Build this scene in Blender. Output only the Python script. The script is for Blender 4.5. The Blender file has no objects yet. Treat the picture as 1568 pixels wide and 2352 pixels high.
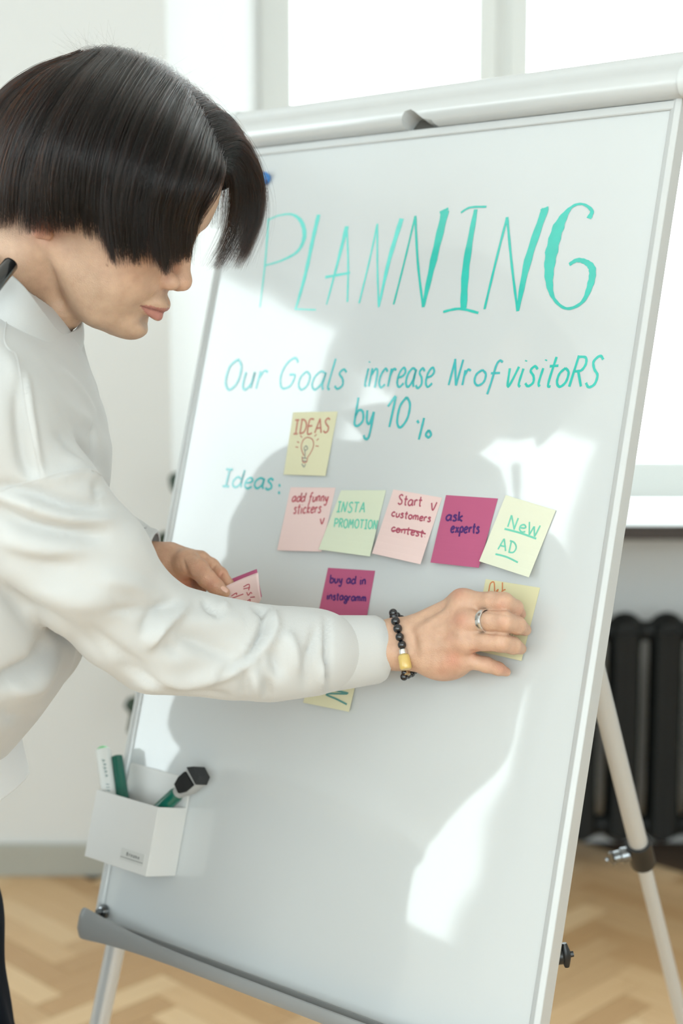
import bpy, bmesh, math, random
import numpy as np
from mathutils import Vector, Matrix
from mathutils.bvhtree import BVHTree
random.seed(7); rng = np.random.default_rng(7)
C = bpy.context.scene.collection
# ------------------------------------------------------------------ camera
FPX, CX, CY = 3267.0, 784.0, 1176.0
PITCH = math.radians(6.7547)
CAMZ = 1.37
cs, sn = math.cos(PITCH), math.sin(PITCH)
cam_d = bpy.data.cameras.new('camera'); cam = bpy.data.objects.new('camera', cam_d); C.objects.link(cam)
cam.location = (0, 0, CAMZ); cam.rotation_euler = (math.pi/2-PITCH, 0, 0)
cam_d.sensor_fit = 'VERTICAL'; cam_d.sensor_height = 36; cam_d.sensor_width = 24; cam_d.lens = 50.0
cam_d.clip_start = .05
cam_d.dof.use_dof = True; cam_d.dof.focus_distance = 1.45; cam_d.dof.aperture_fstop = 3.2
bpy.context.scene.camera = cam
# ------------------------------------------------------------------ world / exposure
w = bpy.data.worlds.new('overcast sky'); bpy.context.scene.world = w; w.use_nodes = True
bg = w.node_tree.nodes['Background']; bg.inputs[0].default_value = (.925, 1.0, 1.03, 1); bg.inputs[1].default_value = 6.6
vs = bpy.context.scene.view_settings
vs.view_transform = 'Standard'; vs.look = 'None'; vs.gamma = 1; vs.use_curve_mapping = False; vs.exposure = 0.0
cy = bpy.context.scene.cycles
cy.max_bounces = 8; cy.diffuse_bounces = 5; cy.glossy_bounces = 4; cy.transmission_bounces = 6; cy.transparent_max_bounces = 12
cy.caustics_reflective = False; cy.caustics_refractive = False; cy.sample_clamp_indirect = 6
sd = bpy.data.lights.new('hazy sun', 'SUN'); sd.energy = .8; sd.angle = math.radians(8); sd.color = (1, 1, 1)
so = bpy.data.objects.new('hazy_sun', sd); so.rotation_euler = Vector((-.88, -.31, -.36)).to_track_quat('-Z', 'Y').to_euler(); so.location = (3, 5, 4); C.objects.link(so)
def portal(name, loc, rot, sx, sy):
    d = bpy.data.lights.new(name, 'AREA'); d.shape = 'RECTANGLE'; d.size = sx; d.size_y = sy; d.cycles.is_portal = True
    o = bpy.data.objects.new(name, d); o.location = loc; o.rotation_euler = rot; C.objects.link(o)
portal('back_window_portal', (.97, 4.24, 1.94), (-math.pi/2, 0, 0), 2.45, 2.05)
portal('side_window_portal', (-3.2, 1.22, 1.87), (0, -math.pi/2, 0), 2.1, 2.2)
portal('side_window_portal', (-3.2, -1.4, 1.87), (0, -math.pi/2, 0), 2.1, 1.9)  # sky portal of the added second side window
portal('rear_fill_portal', (.2, -2.72, 1.87), (math.pi/2, 0, 0), 4.8, 2.2)  # portal of the added rear window that gives front fill

# ------------------------------------------------------------------ coordinates measured on the photograph, turned into places in the room
def P(x, y, Y):
    a, b = (x-CX)/FPX, (y-CY)/FPX
    dy = -sn*b+cs; dz = -cs*b-sn
    return Vector((a*Y/dy, Y, CAMZ+dz*Y/dy))
def proj(V):
    V = np.atleast_2d(np.asarray(V, float)); X, Yw, Z = V[:, 0], V[:, 1], V[:, 2]-CAMZ
    f = cs*Yw-sn*Z; u = sn*Yw+cs*Z
    return np.stack([CX+FPX*X/f, CY-FPX*u/f], 1)
def pm(px, Y): return px*Y/FPX                      # pixels to metres at depth Y
# the board's own frame: origin bottom left, U along its width, V up its slope, N out of its face
U = Vector((.778799, -.627274, 0)).normalized(); Vv = Vector((.16931, .210209, .962884)).normalized()
N = Vector((-.603993, -.749893, .269914)).normalized()
Vv = (Vv-Vv.dot(U)*U).normalized(); N = Vv.cross(U).normalized()
if N.y > 0: N = -N
B0 = Vector((-.304019, 1.695618, CAMZ-.709619)); BW, BH = .6273, .9926
CAM = Vector((0, 0, CAMZ))
def bhit(x, y, off=0.0):
    d = P(x, y, 1.0)-CAM
    t = ((B0+N*off-CAM).dot(N))/d.dot(N)
    return CAM+d*t
def b_uv(x, y, off=0.0):
    q = bhit(x, y, off)-B0; return q.dot(U), q.dot(Vv)
def BP(u, v, o=0.0): return B0+U*u+Vv*v+N*o
def PB(x, y, dl): return P(x, y, bhit(x, y).y-dl)

# ------------------------------------------------------------------ materials
MATS = {}
def mat(name, col, rough=.5, metal=0, coat=0, spec=.5, noise=0, nscale=40, bump=0, bscale=60, ior=1.5, sss=0, sheen=0, col2=None, stretch=None, alpha=1, trans=0):
    if name in MATS: return MATS[name]
    m = bpy.data.materials.new(name); m.use_nodes = True; nt = m.node_tree; b = nt.nodes['Principled BSDF']
    b.inputs['Base Color'].default_value = (*col, 1); b.inputs['Roughness'].default_value = rough; b.inputs['Metallic'].default_value = metal
    b.inputs['Coat Weight'].default_value = coat; b.inputs['Specular IOR Level'].default_value = spec; b.inputs['IOR'].default_value = ior
    b.inputs['Coat Roughness'].default_value = .05
    if sheen: b.inputs['Sheen Weight'].default_value = sheen
    if sss: b.inputs['Subsurface Weight'].default_value = sss; b.inputs['Subsurface Radius'].default_value = (.012, .005, .003); b.inputs['Subsurface Scale'].default_value = 1.0
    if trans: b.inputs['Transmission Weight'].default_value = trans
    if alpha < 1: b.inputs['Alpha'].default_value = alpha
    tc = nt.nodes.new('ShaderNodeTexCoord'); mp = nt.nodes.new('ShaderNodeMapping'); nt.links.new(tc.outputs['Object'], mp.inputs[0])
    if stretch: mp.inputs['Scale'].default_value = stretch
    if noise or col2:
        n = nt.nodes.new('ShaderNodeTexNoise'); n.inputs['Scale'].default_value = nscale; n.inputs['Detail'].default_value = 4
        nt.links.new(mp.outputs[0], n.inputs['Vector'])
        mx = nt.nodes.new('ShaderNodeMix'); mx.data_type = 'RGBA'
        c2 = col2 or tuple(max(0, c*(1-noise)) for c in col)
        mx.inputs['A'].default_value = (*col, 1); mx.inputs['B'].default_value = (*c2, 1)
        nt.links.new(n.outputs['Fac'], mx.inputs['Factor']); nt.links.new(mx.outputs['Result'], b.inputs['Base Color'])
    if bump:
        n = nt.nodes.new('ShaderNodeTexNoise'); n.inputs['Scale'].default_value = bscale; n.inputs['Detail'].default_value = 3
        nt.links.new(mp.outputs[0], n.inputs['Vector'])
        bp = nt.nodes.new('ShaderNodeBump'); bp.inputs['Strength'].default_value = 1; bp.inputs['Distance'].default_value = bump
        nt.links.new(n.outputs['Fac'], bp.inputs['Height']); nt.links.new(bp.outputs[0], b.inputs['Normal'])
    MATS[name] = m; return m
def srgb(r, g, b):
    f = lambda c: ((c/255+.055)/1.055)**2.4 if c > 10 else c/255/12.92
    return (f(r), f(g), f(b))
wall_m = mat('painted plaster', (.63, .637, .633), .85, bump=.0004, bscale=120, noise=.03, nscale=2)
ceil_m = mat('ceiling paint', (.80, .80, .79), .9, noise=.02, nscale=2)
white_paint = mat('white gloss paint', (.64, .655, .64), .35, noise=.03, nscale=6)
base_m = mat('grey green skirting paint', (.36, .36, .32), .5, noise=.08, nscale=8)
alu = mat('silver lacquered aluminium', (.62, .63, .64), .32, metal=.35, noise=.05, nscale=30)
alu_w = mat('white lacquered aluminium', (.55, .56, .56), .3, metal=.1, noise=.03, nscale=30)
tray_m = mat('grey plastic tray', (.27, .275, .275), .35, noise=.05, nscale=20)
black_p = mat('black plastic', (.012, .013, .014), .35, noise=.2, nscale=80)
iron_m = mat('dark painted cast iron', (.004, .0055, .006), .5, spec=.3, noise=.3, nscale=20, bump=.0006, bscale=50)
chrome = mat('chrome', (.22, .23, .24), .22, metal=1, noise=.05, nscale=50)
silver = mat('brushed silver', (.8, .8, .79), .25, metal=1, noise=.08, nscale=200)

def board_mat():
    m = mat('white enamel board', (.545, .565, .57), .5, noise=.015, nscale=3, ior=1.5)
    nt = m.node_tree; b = nt.nodes['Principled BSDF']
    b.inputs['Specular IOR Level'].default_value = .1
    b.inputs['Coat Weight'].default_value = 1; b.inputs['Coat IOR'].default_value = 1.62; b.inputs['Coat Roughness'].default_value = .045
    tc = nt.nodes.new('ShaderNodeTexCoord'); n = nt.nodes.new('ShaderNodeTexNoise'); n.inputs['Scale'].default_value = 5; n.inputs['Detail'].default_value = 1.5
    bp = nt.nodes.new('ShaderNodeBump'); bp.inputs['Distance'].default_value = .0016; nt.links.new(tc.outputs['Object'], n.inputs['Vector'])
    nt.links.new(n.outputs['Fac'], bp.inputs['Height']); nt.links.new(bp.outputs[0], b.inputs['Coat Normal'])
    return m
board_m = board_mat()
def ink(name, col, gloss=True, streak=0):
    m = mat(name, col, .5, spec=.2, noise=.25+streak, nscale=60)
    b = m.node_tree.nodes['Principled BSDF']
    if gloss: b.inputs['Coat Weight'].default_value = 1; b.inputs['Coat IOR'].default_value = 1.6; b.inputs['Coat Roughness'].default_value = .06
    return m
teal = ink('teal marker ink', srgb(58, 192, 178)); teal_glare = ink('teal ink with painted glare', srgb(108, 215, 206)); teal_d = ink('blue green marker ink', srgb(66, 182, 184))  # pale copy: board glare painted into the ink of the first letters

# ------------------------------------------------------------------ object helpers
def tag(o, label=None, cat=None, group=None, kind=None):
    if label: o['label'] = label
    if cat: o['category'] = cat
    if group: o['group'] = group
    if kind: o['kind'] = kind
    return o
def thing(name, label, cat, loc=(0, 0, 0), group=None):
    o = bpy.data.objects.new(name, None); o.empty_display_size = .05; o.location = loc; C.objects.link(o)
    return tag(o, label, cat, group)
def link(name, me, m=None, parent=None, smooth=False):
    o = bpy.data.objects.new(name, me); C.objects.link(o)
    if m is not None and not me.materials: me.materials.append(m)
    if parent:
        o.parent = parent
        q = parent; off = Vector((0, 0, 0))
        while q: off += q.location+q.matrix_parent_inverse.to_translation(); q = q.parent
        o.matrix_parent_inverse = Matrix.Translation(-off)
    if smooth:
        me.polygons.foreach_set('use_smooth', [True]*len(me.polygons))
    return o
def mesh(name, V, F, m=None, parent=None, smooth=False):
    me = bpy.data.meshes.new(name); me.from_pydata([tuple(v) for v in V], [], [tuple(f) for f in F]); me.update()
    return link(name, me, m, parent, smooth)
class MB:
    def __init__(s): s.V = []; s.F = []
    def add(s, V, F):
        k = len(s.V); s.V += [Vector(v) for v in V]; s.F += [tuple(i+k for i in f) for f in F]; return s
    def box(s, a, b, fr=None):
        pts = [(x, y, z) for x in (a[0], b[0]) for y in (a[1], b[1]) for z in (a[2], b[2])]
        if fr: pts = [fr(*p) for p in pts]
        return s.add(pts, [(0, 1, 3, 2), (4, 6, 7, 5), (0, 4, 5, 1), (2, 3, 7, 6), (0, 2, 6, 4), (1, 5, 7, 3)])
    def tube(s, pts, rs, n=16, cap=True, closed=False, e=1.0, upv=None):
        pts = [Vector(p) for p in pts]; m = len(pts)
        if not hasattr(rs, '__len__'): rs = [rs]*m
        V = []; F = []; up = Vector(upv) if upv else None
        for i in range(m):
            if closed: t = pts[(i+1) % m]-pts[i-1]
            else: t = pts[min(i+1, m-1)]-pts[max(i-1, 0)]
            if t.length < 1e-9: t = (pts[-1]-pts[0])
            t.normalize()
            if up is None: up = Vector((0, 0, 1)) if abs(t.z) < .9 else Vector((1, 0, 0))
            a = (up-up.dot(t)*t).normalized(); 
            if not upv: up = a
            b = t.cross(a)
            for k in range(n):
                th = 2*math.pi*k/n; V.append(pts[i]+a*math.cos(th)*rs[i]+b*math.sin(th)*rs[i]*e)
        for i in range(m if closed else m-1):
            for k in range(n):
                j = (i+1) % m; F.append((i*n+k, i*n+(k+1) % n, j*n+(k+1) % n, j*n+k))
        if cap and not closed: F.append(tuple(range(n))[::-1]); F.append(tuple((m-1)*n+k for k in range(n)))
        return s.add(V, F)
    def extrude(s, prof, fr, a, b, n=1):
        """closed profile (list of 2-tuples) swept from a to b; fr(t, p, q) gives the point"""
        k = len(prof); V = [fr(a+(b-a)*i/n, *p) for i in range(n+1) for p in prof]; F = []
        for i in range(n):
            for j in range(k): F.append((i*k+j, i*k+(j+1) % k, (i+1)*k+(j+1) % k, (i+1)*k+j))
        F.append(tuple(range(k))[::-1]); F.append(tuple(n*k+j for j in range(k)))
        return s.add(V, F)
    def ball(s, c, r, n=12, sc=(1, 1, 1)):
        bm = bmesh.new(); bmesh.ops.create_uvsphere(bm, u_segments=n, v_segments=max(6, n//2+2), radius=1)
        V = [Vector((v.co.x*r*sc[0], v.co.y*r*sc[1], v.co.z*r*sc[2]))+Vector(c) for v in bm.verts]
        F = [[v.index for v in f.verts] for f in bm.faces]; bm.free(); return s.add(V, F)
    def build(s, name, m, parent=None, smooth=False, bevel=0, seg=2):
        me = bpy.data.meshes.new(name); me.from_pydata([tuple(v) for v in s.V], [], s.F); me.update()
        bm = bmesh.new(); bm.from_mesh(me); bmesh.ops.recalc_face_normals(bm, faces=bm.faces)
        if bevel: 
            bmesh.ops.bevel(bm, geom=[e for e in bm.edges if len(e.link_faces) == 2 and e.calc_face_angle(0) > .5], offset=bevel, segments=seg, affect='EDGES', profile=.5)
        bm.to_mesh(me); bm.free()
        o = link(name, me, m, parent, smooth)
        if smooth: me.set_sharp_from_angle(angle=math.radians(38))
        return o
def crom(pts, n=8, closed=False):
    p = np.array([list(q) for q in pts], float); m = len(p); out = []
    if m < 3 and not closed: 
        return [tuple(p[0]+(p[-1]-p[0])*t) for t in np.linspace(0, 1, n+1)]
    for i in range(m if closed else m-1):
        if closed: a, b, c, d = p[(i-1) % m], p[i], p[(i+1) % m], p[(i+2) % m]
        else: a, b, c, d = p[max(i-1, 0)], p[i], p[i+1], p[min(i+2, m-1)]
        for t in np.linspace(0, 1, n, endpoint=False):
            out.append(tuple(.5*((2*b)+(-a+c)*t+(2*a-5*b+4*c-d)*t*t+(-a+3*b-3*c+d)*t**3)))
    if not closed: out.append(tuple(p[-1]))
    return out

# ------------------------------------------------------------------ THE ROOM
YB = 3.56
def struct(name, mb, m, bevel=0, smooth=False):
    return tag(mb.build(name, m, None, smooth, bevel), kind='structure')
XL, XR, YR, ZC = -3.0, 3.4, -2.5, 3.2
struct('ceiling', MB().box((XL-.2, YR-.2, ZC), (XR+.2, 4.5, ZC+.1)), ceil_m)
b = MB(); b.box((XR, YR-.2, 0), (XR+.2, 4.5, ZC)); struct('wall_right', b, wall_m)
b = MB()
wy0, wy1, wy2, wy3, wz0, wz1 = .15, 2.3, -2.3, -.5, .85, 2.9
b.box((XL-.25, YR-.2, 0), (XL, wy2, ZC)); b.box((XL-.25, wy3, 0), (XL, wy0, ZC)); b.box((XL-.25, wy1, 0), (XL, 4.5, ZC))
for q0, q1 in ((wy0, wy1), (wy2, wy3)): b.box((XL-.25, q0, 0), (XL, q1, wz0)); b.box((XL-.25, q0, wz1), (XL, q1, ZC))
struct('wall_left', b, wall_m)
b = MB()
b.box((XL, YR-.2, 0), (-2.2, YR, ZC)); b.box((2.6, YR-.2, 0), (XR, YR, ZC)); b.box((-2.2, YR-.2, 0), (2.6, YR, .78)); b.box((-2.2, YR-.2, 2.96), (2.6, YR, ZC))
struct('wall_rear', b, wall_m)
# back wall: solid left of the window recess, splayed reveal, apron behind the radiator
NX0, NX1, GX0, GX1, YG, YA = -.425, 2.35, -.233, 2.2, 4.10, 3.80
b = MB(); b.box((XL, YB, 0), (NX0, YG+.1, ZC)); GXe = GX0+(GX0-NX0)*.1/.54+.004
b.add([(NX0, YB, 0), (GXe, YG+.1, 0), (NX0, YG+.1, 0), (NX0, YB, ZC), (GXe, YG+.1, ZC), (NX0, YG+.1, ZC)], [(0, 1, 4, 3), (1, 2, 5, 4), (0, 2, 1), (3, 4, 5), (0, 3, 5, 2)])
b.box((NX1, YB, 0), (XR, YG+.1, ZC)); b.box((NX0-.05, YA, 0), (NX1, YG+.1, .878)); b.box((NX0-.05, YB, 2.95), (NX1, YG+.1, ZC))
b.add([(NX1, YB, 0), (NX1, YG+.1, 0), (GX1, YG+.1, 0), (NX1, YB, ZC), (NX1, YG+.1, ZC), (GX1, YG+.1, ZC)], [(0, 1, 4, 3), (1, 2, 5, 4), (0, 2, 1), (3, 4, 5), (0, 3, 5, 2)])
struct('wall_back', b, wall_m)
struct('baseboard_back', MB().box((XL, YB-.018, 0), (NX0, YB, .085)), base_m, bevel=.004)
struct('baseboard_left', MB().box((XL, YR, 0), (XL+.018, YB-.018, .085)), base_m, bevel=.004)
# windows
glass_m = bpy.data.materials.new('clear window glass'); glass_m.use_nodes = True
nt = glass_m.node_tree; nt.nodes.clear(); out = nt.nodes.new('ShaderNodeOutputMaterial'); mx = nt.nodes.new('ShaderNodeMixShader')
tr = nt.nodes.new('ShaderNodeBsdfTransparent'); gl = nt.nodes.new('ShaderNodeBsdfGlossy'); gl.inputs['Roughness'].default_value = .02
fr = nt.nodes.new('ShaderNodeFresnel'); fr.inputs[0].default_value = 1.45
tr.inputs[0].default_value = (.96, .98, .97, 1)
ge = nt.nodes.new('ShaderNodeNewGeometry'); m1_ = nt.nodes.new('ShaderNodeMath'); m1_.operation = 'SUBTRACT'; m1_.inputs[0].default_value = 1; nt.links.new(ge.outputs['Backfacing'], m1_.inputs[1])
m2_ = nt.nodes.new('ShaderNodeMath'); m2_.operation = 'MULTIPLY'; nt.links.new(fr.outputs[0], m2_.inputs[0]); nt.links.new(m1_.outputs[0], m2_.inputs[1])
nt.links.new(m2_.outputs[0], mx.inputs[0]); nt.links.new(tr.outputs[0], mx.inputs[1]); nt.links.new(gl.outputs[0], mx.inputs[2]); nt.links.new(mx.outputs[0], out.inputs[0])
def window(name, fr_, a0, a1, z0, z1, mulls, tw=.07, depth=.07, transom=None):
    """fr_(a, d, z): a along the wall, d outward"""
    e = thing(name, None, None, fr_(a0, 0, z0)); e['kind'] = 'structure'
    def piece(nm, p, q, m=white_paint, bev=.006):
        return MB().box(p, q, fr_).build(nm, m, e, False, bev)
    piece('frame_stile', (a0, 0, z0), (a0+tw, depth, z1)); piece('frame_stile', (a1-tw, 0, z0), (a1, depth, z1))
    piece('frame_rail', (a0+tw, 0, z0), (a1-tw, depth, z0+tw*1.25)); piece('frame_rail', (a0+tw, 0, z1-tw), (a1-tw, depth, z1))
    edges = [a0+tw]
    for mm in mulls:
        h = .073
        piece('mullion', (mm-h, .0, z0+tw*1.25), (mm-.014, depth, z1-tw)); piece('mullion', (mm+.014, .0, z0+tw*1.25), (mm+h, depth, z1-tw))
        piece('meeting_bead', (mm-.016, .012, z0+tw*1.25), (mm+.016, depth, z1-tw))
        edges += [mm-h, mm+h]
    edges.append(a1-tw)
    for i in range(0, len(edges), 2):
        piece('pane', (edges[i]-.004, depth*.5, z0+tw*1.25-.004), (edges[i+1]+.004, depth*.5+.004, z1-tw+.004), glass_m, 0)
        if transom:
            piece('transom', (edges[i], 0, transom-.035), (edges[i+1], depth*.45, transom+.035))
    return e
window('window_1', lambda a, d, z: Vector((a, YG+d, z)), GX0+.003, GX1-.003, .918, 2.945, (.453, 1.33), tw=.092)
window('window_2', lambda a, d, z: Vector((XL-.08-d, a, z)), wy0+.005, wy1-.005, wz0+.005, wz1-.005, (1.22,))
window('side_fill_window', lambda a, d, z: Vector((XL-.08-d, a, z)), wy2+.005, wy3-.005, wz0+.005, wz1-.005, (-1.4,))  # unseen second side window, added to make up for lost light
window('rear_fill_window', lambda a, d, z: Vector((a, YR-.08-d, z)), -2.195, 2.595, .785, 2.955, (-1.0, .2, 1.4))  # unseen rear window, added and widened as front fill
sill = MB().add([(NX0+.002, YB, .880), (NX1-.002, YB, .880), (GX1+.0, YG-.002, .880), (GX0+.002, YG-.002, .880), (NX0+.002, YB, .917), (NX1-.002, YB, .917), (GX1, YG-.002, .917), (GX0+.002, YG-.002, .917)], [(0, 1, 2, 3), (4, 5, 6, 7), (0, 1, 5, 4), (1, 2, 6, 5), (2, 3, 7, 6), (3, 0, 4, 7)])
trim1 = struct('trim_1', sill, white_paint, bevel=.003)   # window sill board
MB().box((NX0+.004, YB-.012, .879), (NX1-.004, YB-.0005, .916)).build('front_edge', mat('dark brown sill edge', (.035, .024, .02), .5, noise=.2, nscale=20), trim1, False, .002)

# floor: herringbone blocks
L_, W_ = .35, .07
wood = []
for i, (c1, c2) in enumerate([((208, 176, 136), (188, 152, 110)), ((198, 166, 126), (176, 140, 100)), ((216, 188, 150), (198, 164, 122)), ((190, 154, 112), (168, 132, 92))]):
    wood.append(mat('oak block %s' % 'abcd'[i], srgb(*c1), .38, col2=srgb(*c2), nscale=9, stretch=(1, 9, 1), bump=.0002, bscale=40))
sub = struct('floor', MB().box((XL-.2, YR-.2, -.08), (XR+.2, 4.5, -.012)), mat('dark joint filler', (.10, .06, .035), .8, noise=.2, nscale=30))
def block_mesh(m, i):
    mb = MB().box((-L_/2+.0008, -W_/2+.0008, -.0118), (L_/2-.0008, W_/2-.0008, 0)); me = bpy.data.meshes.new('plank')
    me.from_pydata([tuple(v) for v in mb.V], [], mb.F); me.materials.append(m); return me
bms = [block_mesh(m, i) for i, m in enumerate(wood)]
blocks = []
s2 = math.sqrt(.5)
NN = int(round(L_/W_))
def hb(i, j):
    """horizontal blocks at cell x0 = i + 2N*k pattern, row i ; returns both block kinds"""
    res = []
    x0 = (i+2*NN*j); y0 = i
    res.append(((x0+NN/2)*W_, (y0+.5)*W_, 0))
    res.append(((x0+NN+.5)*W_, (y0+1-NN/2)*W_ , 90))
    return res
for i in range(-150, 150):
    for j in range(-25, 26):
        for (x, y, a) in hb(i, j):
            X = (x-y)*s2; Y = (x+y)*s2
            X += .4; Y += .2
            if XL+.17 < X < XR-.17 and YR+.17 < Y < YA-.1: blocks.append((X, Y, a+45))
def blk_score(bk):
    X, Y, a = bk; p = proj([(X, Y, 0)])[0]
    dx = max(-p[0]-60, p[0]-1628, 0); dy = max(p[1]-2420, 0)
    return (dx+dy*1.0) + (0 if Y > 2 else 500)
blocks = [bk for bk in blocks if not (bk[1] > YB-.13 and bk[0] < NX0+.17)] + [bk for bk in blocks if (bk[1] > YB-.13 and bk[0] < NX0+.17 and bk[1] < YB+.1)]
blocks.sort(key=blk_score)
rest = MB(); rr = []
for k, (X, Y, a) in enumerate(blocks):
    mi = random.randrange(4)
    if k < 290:
        o = bpy.data.objects.new('plank', bms[mi]); C.objects.link(o); o.parent = sub
        o.location = (X, Y, random.uniform(-.0006, .0)); o.rotation_euler = (0, 0, math.radians(a))
    else: rr.append((X, Y, a, mi))
for X, Y, a, mi in rr:
    ca, sa = math.cos(math.radians(a)), math.sin(math.radians(a))
    rest.box((-L_/2+.0008, -W_/2+.0008, -.0118), (L_/2-.0008, W_/2-.0008, 0), lambda x, y, z: Vector((X+ca*x-sa*y, Y+sa*x+ca*y, z)))
me = bpy.data.meshes.new('parquet'); me.from_pydata([tuple(v) for v in rest.V], [], rest.F)
for m in wood: me.materials.append(m)
me.polygons.foreach_set('material_index', [mi for (_, _, _, mi) in rr for _ in range(6)])
o = link('parquet', me, None, sub); o['kind'] = 'stuff'

# ------------------------------------------------------------------ RADIATOR under the window
rad = thing('radiator', 'dark painted cast iron column radiator under the window sill', 'radiator', (1.0, 3.62, 0))
rx0 = .30; pitch = .108
for k in range(15):
    xc = rx0+k*pitch; mb = MB()
    for yy in (3.585, 3.65):
        pts = [(xc, yy, .10), (xc, yy, .2), (xc, yy, .58), (xc, yy, .635)]
        for qx in (-.016, 0, .016): mb.tube([Vector(q)+Vector((qx, 0, 0)) for q in pts], [.024, .020, .020, .024], 12)
    for zz in (.115, .632):
        mb.tube([(xc, 3.572, zz), (xc, 3.6175, zz), (xc, 3.663, zz)], [.030, .050, .030], 16)
        mb.tube([(xc-pitch/2, 3.6175, zz), (xc-.02, 3.6175, zz), (xc+.02, 3.6175, zz), (xc+pitch/2, 3.6175, zz)], [.026, .03, .03, .026], 14)
    if k in (0, 14, 7):
        for yy in (3.585, 3.65): mb.tube([(xc, yy, 0), (xc, yy, .1)], [.02, .014], 10)
    mb.build('radiator_section', iron_m, rad, True)
MB().tube([(rx0-.05, 3.6175, .105), (rx0-.12, 3.6175, .105), (rx0-.14, 3.6175, .08), (rx0-.14, 3.6175, 0)], .013, 12).build('pipe', iron_m, rad, True)

# ------------------------------------------------------------------ PLANT behind the board
pl = thing('potted_plant', 'dark green broad leaved plant in a pot behind the whiteboard', 'plant', (-.33, 3.3, 0))
leafm = mat('glossy dark leaf', (.010, .035, .018), .35, noise=.3, nscale=20)
px_, py_ = -.33, 3.3
mb = MB(); prof = [(.0, .0), (.10, 0), (.135, .24), (.145, .24), (.145, .27), (.12, .27), (.115, .23), (0, .23)]
n = 28; V = []; F = []
for (r, z) in prof:
    for k in range(n): V.append((px_+max(r, .001)*math.cos(2*math.pi*k/n), py_+max(r, .001)*math.sin(2*math.pi*k/n), z))
for i in range(len(prof)-1):
    for k in range(n): F.append((i*n+k, i*n+(k+1) % n, (i+1)*n+(k+1) % n, (i+1)*n+k))
MB().add(V, F).build('pot', mat('white glazed pot', (.6, .6, .57), .3, noise=.05, nscale=10), pl, True)
stem = crom([(px_, py_, .2), (px_+.02, py_, .6), (px_-.01, py_, .85), (px_+.01, py_, 1.02)], 6)
MB().tube(stem, [.014-.008*i/len(stem) for i in range(len(stem))], 8).build('stem', mat('plant stem', (.05, .045, .02), .6, noise=.2, nscale=30), pl, True)
def leaf(a, tip, wd):
    a, tip = Vector(a), Vector(tip); d = tip-a; sd = d.cross(Vector((0, 1, 0)))
    sd = sd.normalized() if sd.length > .001 else Vector((1, 0, 0)); V = []; F = []; n = 9
    nn = d.normalized().cross(sd)
    for i in range(n+1):
        t = i/n; c = a+d*t+Vector((0, 0, -.25*d.length*t*t*.4))
        ww = wd*(math.sin(math.pi*min(1, t*.93+.03))**.7)*(.15 if i == 0 else 1)
        for s in (-1, -.5, 0, .5, 1): V.append(c+sd*ww*s+nn*(abs(s)*ww*.25))
    for i in range(n):
        for k in range(4): F.append((i*5+k, i*5+k+1, (i+1)*5+k+1, (i+1)*5+k))
    o = mesh('leaf', V, F, leafm, pl, True); md = o.modifiers.new('t', 'SOLIDIFY'); md.thickness = .0012; return o
for (sx, sy, tx, ty, tw) in [(400, 1640, 288, 1590, .038), (420, 1440, 300, 1660, .04), (430, 1300, 368, 1210, .030), (430, 1330, 372, 1262, .028), (450, 1150, 392, 1080, .026), (470, 1500, 560, 1420, .045), (470, 1300, 560, 1200, .045), (470, 1600, 570, 1640, .045), (460, 1150, 520, 1050, .04)]:
    a = P(min(sx, 470), sy, 3.3); t = P(tx, ty, 3.26+random.uniform(-.03, .05)); tw *= 1.22; k = min(range(len(stem)), key=lambda i: abs(stem[i][2]-a.z))
    leaf(stem[k], t, tw)

# ------------------------------------------------------------------ FLIPCHART
fc = thing('flipchart_easel', 'white magnetic whiteboard easel with teal handwriting on tripod legs', 'whiteboard', (B0.x+.2, B0.y-.1, 0))
fr_b = lambda u, v, o: BP(u, v, o)
MB().box((.004, .0, -.010), (BW-.004, BH, 0), fr_b).build('board_panel', board_m, fc)
# side frames: a lipped extrusion
def side_frame(u0, u1, s):
    prof = [(u0, -.016), (u1, -.016), (u1, .004), (u1-s*.006, .0055), (u0+s*.002, .0022), (u0, .0004)]
    mb = MB().extrude([(p[0], p[1]) for p in prof], lambda t, a, o: BP(a, t, o), -.02, BH+.01)
    return mb.build('side_frame', alu_w, fc, False, .0006, 1)
side_frame(.008, -.001, -1); side_frame(BW-.013, BW+.001, 1)
MB().box((-.0, BH-.006, -.004), (BW, BH+.004, .004), fr_b).build('top_strip', alu_w, fc, False, .001, 1)
# clamp bar along the top, ogee profile (o outward, v up)
prof = [(-.010, .006), (.012, .004), (.021, .008), (.0255, .016), (.024, .026), (.018, .034), (.0135, .041), (.012, .048), (.008, .054), (-.006, .056), (-.016, .050), (-.016, .010)]
prof = [(o, BH+v) for o, v in prof]
pr2 = crom([(a, b_, 0) for a, b_ in prof], 3, True)
bar = MB().extrude([(p[0], p[1]) for p in pr2], lambda t, o, v: BP(t, v, o), -.004, BW+.004, 2).build('clamp_bar', alu_w, fc, True)
nu, nv = b_uv(966, 318)
cut = MB().tube([BP(nu, BH-.004, -.005), BP(nu, BH-.004, .06)], .0, 4)
cut = MB(); outl = [(-.020, -.01), (.030, -.01), (.026, .0065), (.014, .0085), (.006, .015), (-.002, .0195), (-.010, .018), (-.0155, .010)]
cut.extrude(outl, lambda t, a, v: BP(nu+a, BH+v, t), -.0055, .06)
co = cut.build('cutter', alu_w)
bo = bar.modifiers.new('b', 'BOOLEAN'); bo.object = co; bo.solver = 'EXACT'
dg = bpy.context.evaluated_depsgraph_get(); nm = bpy.data.meshes.new_from_object(bar.evaluated_get(dg)); bar.modifiers.clear(); bar.data = nm
bpy.data.objects.remove(co)
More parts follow.
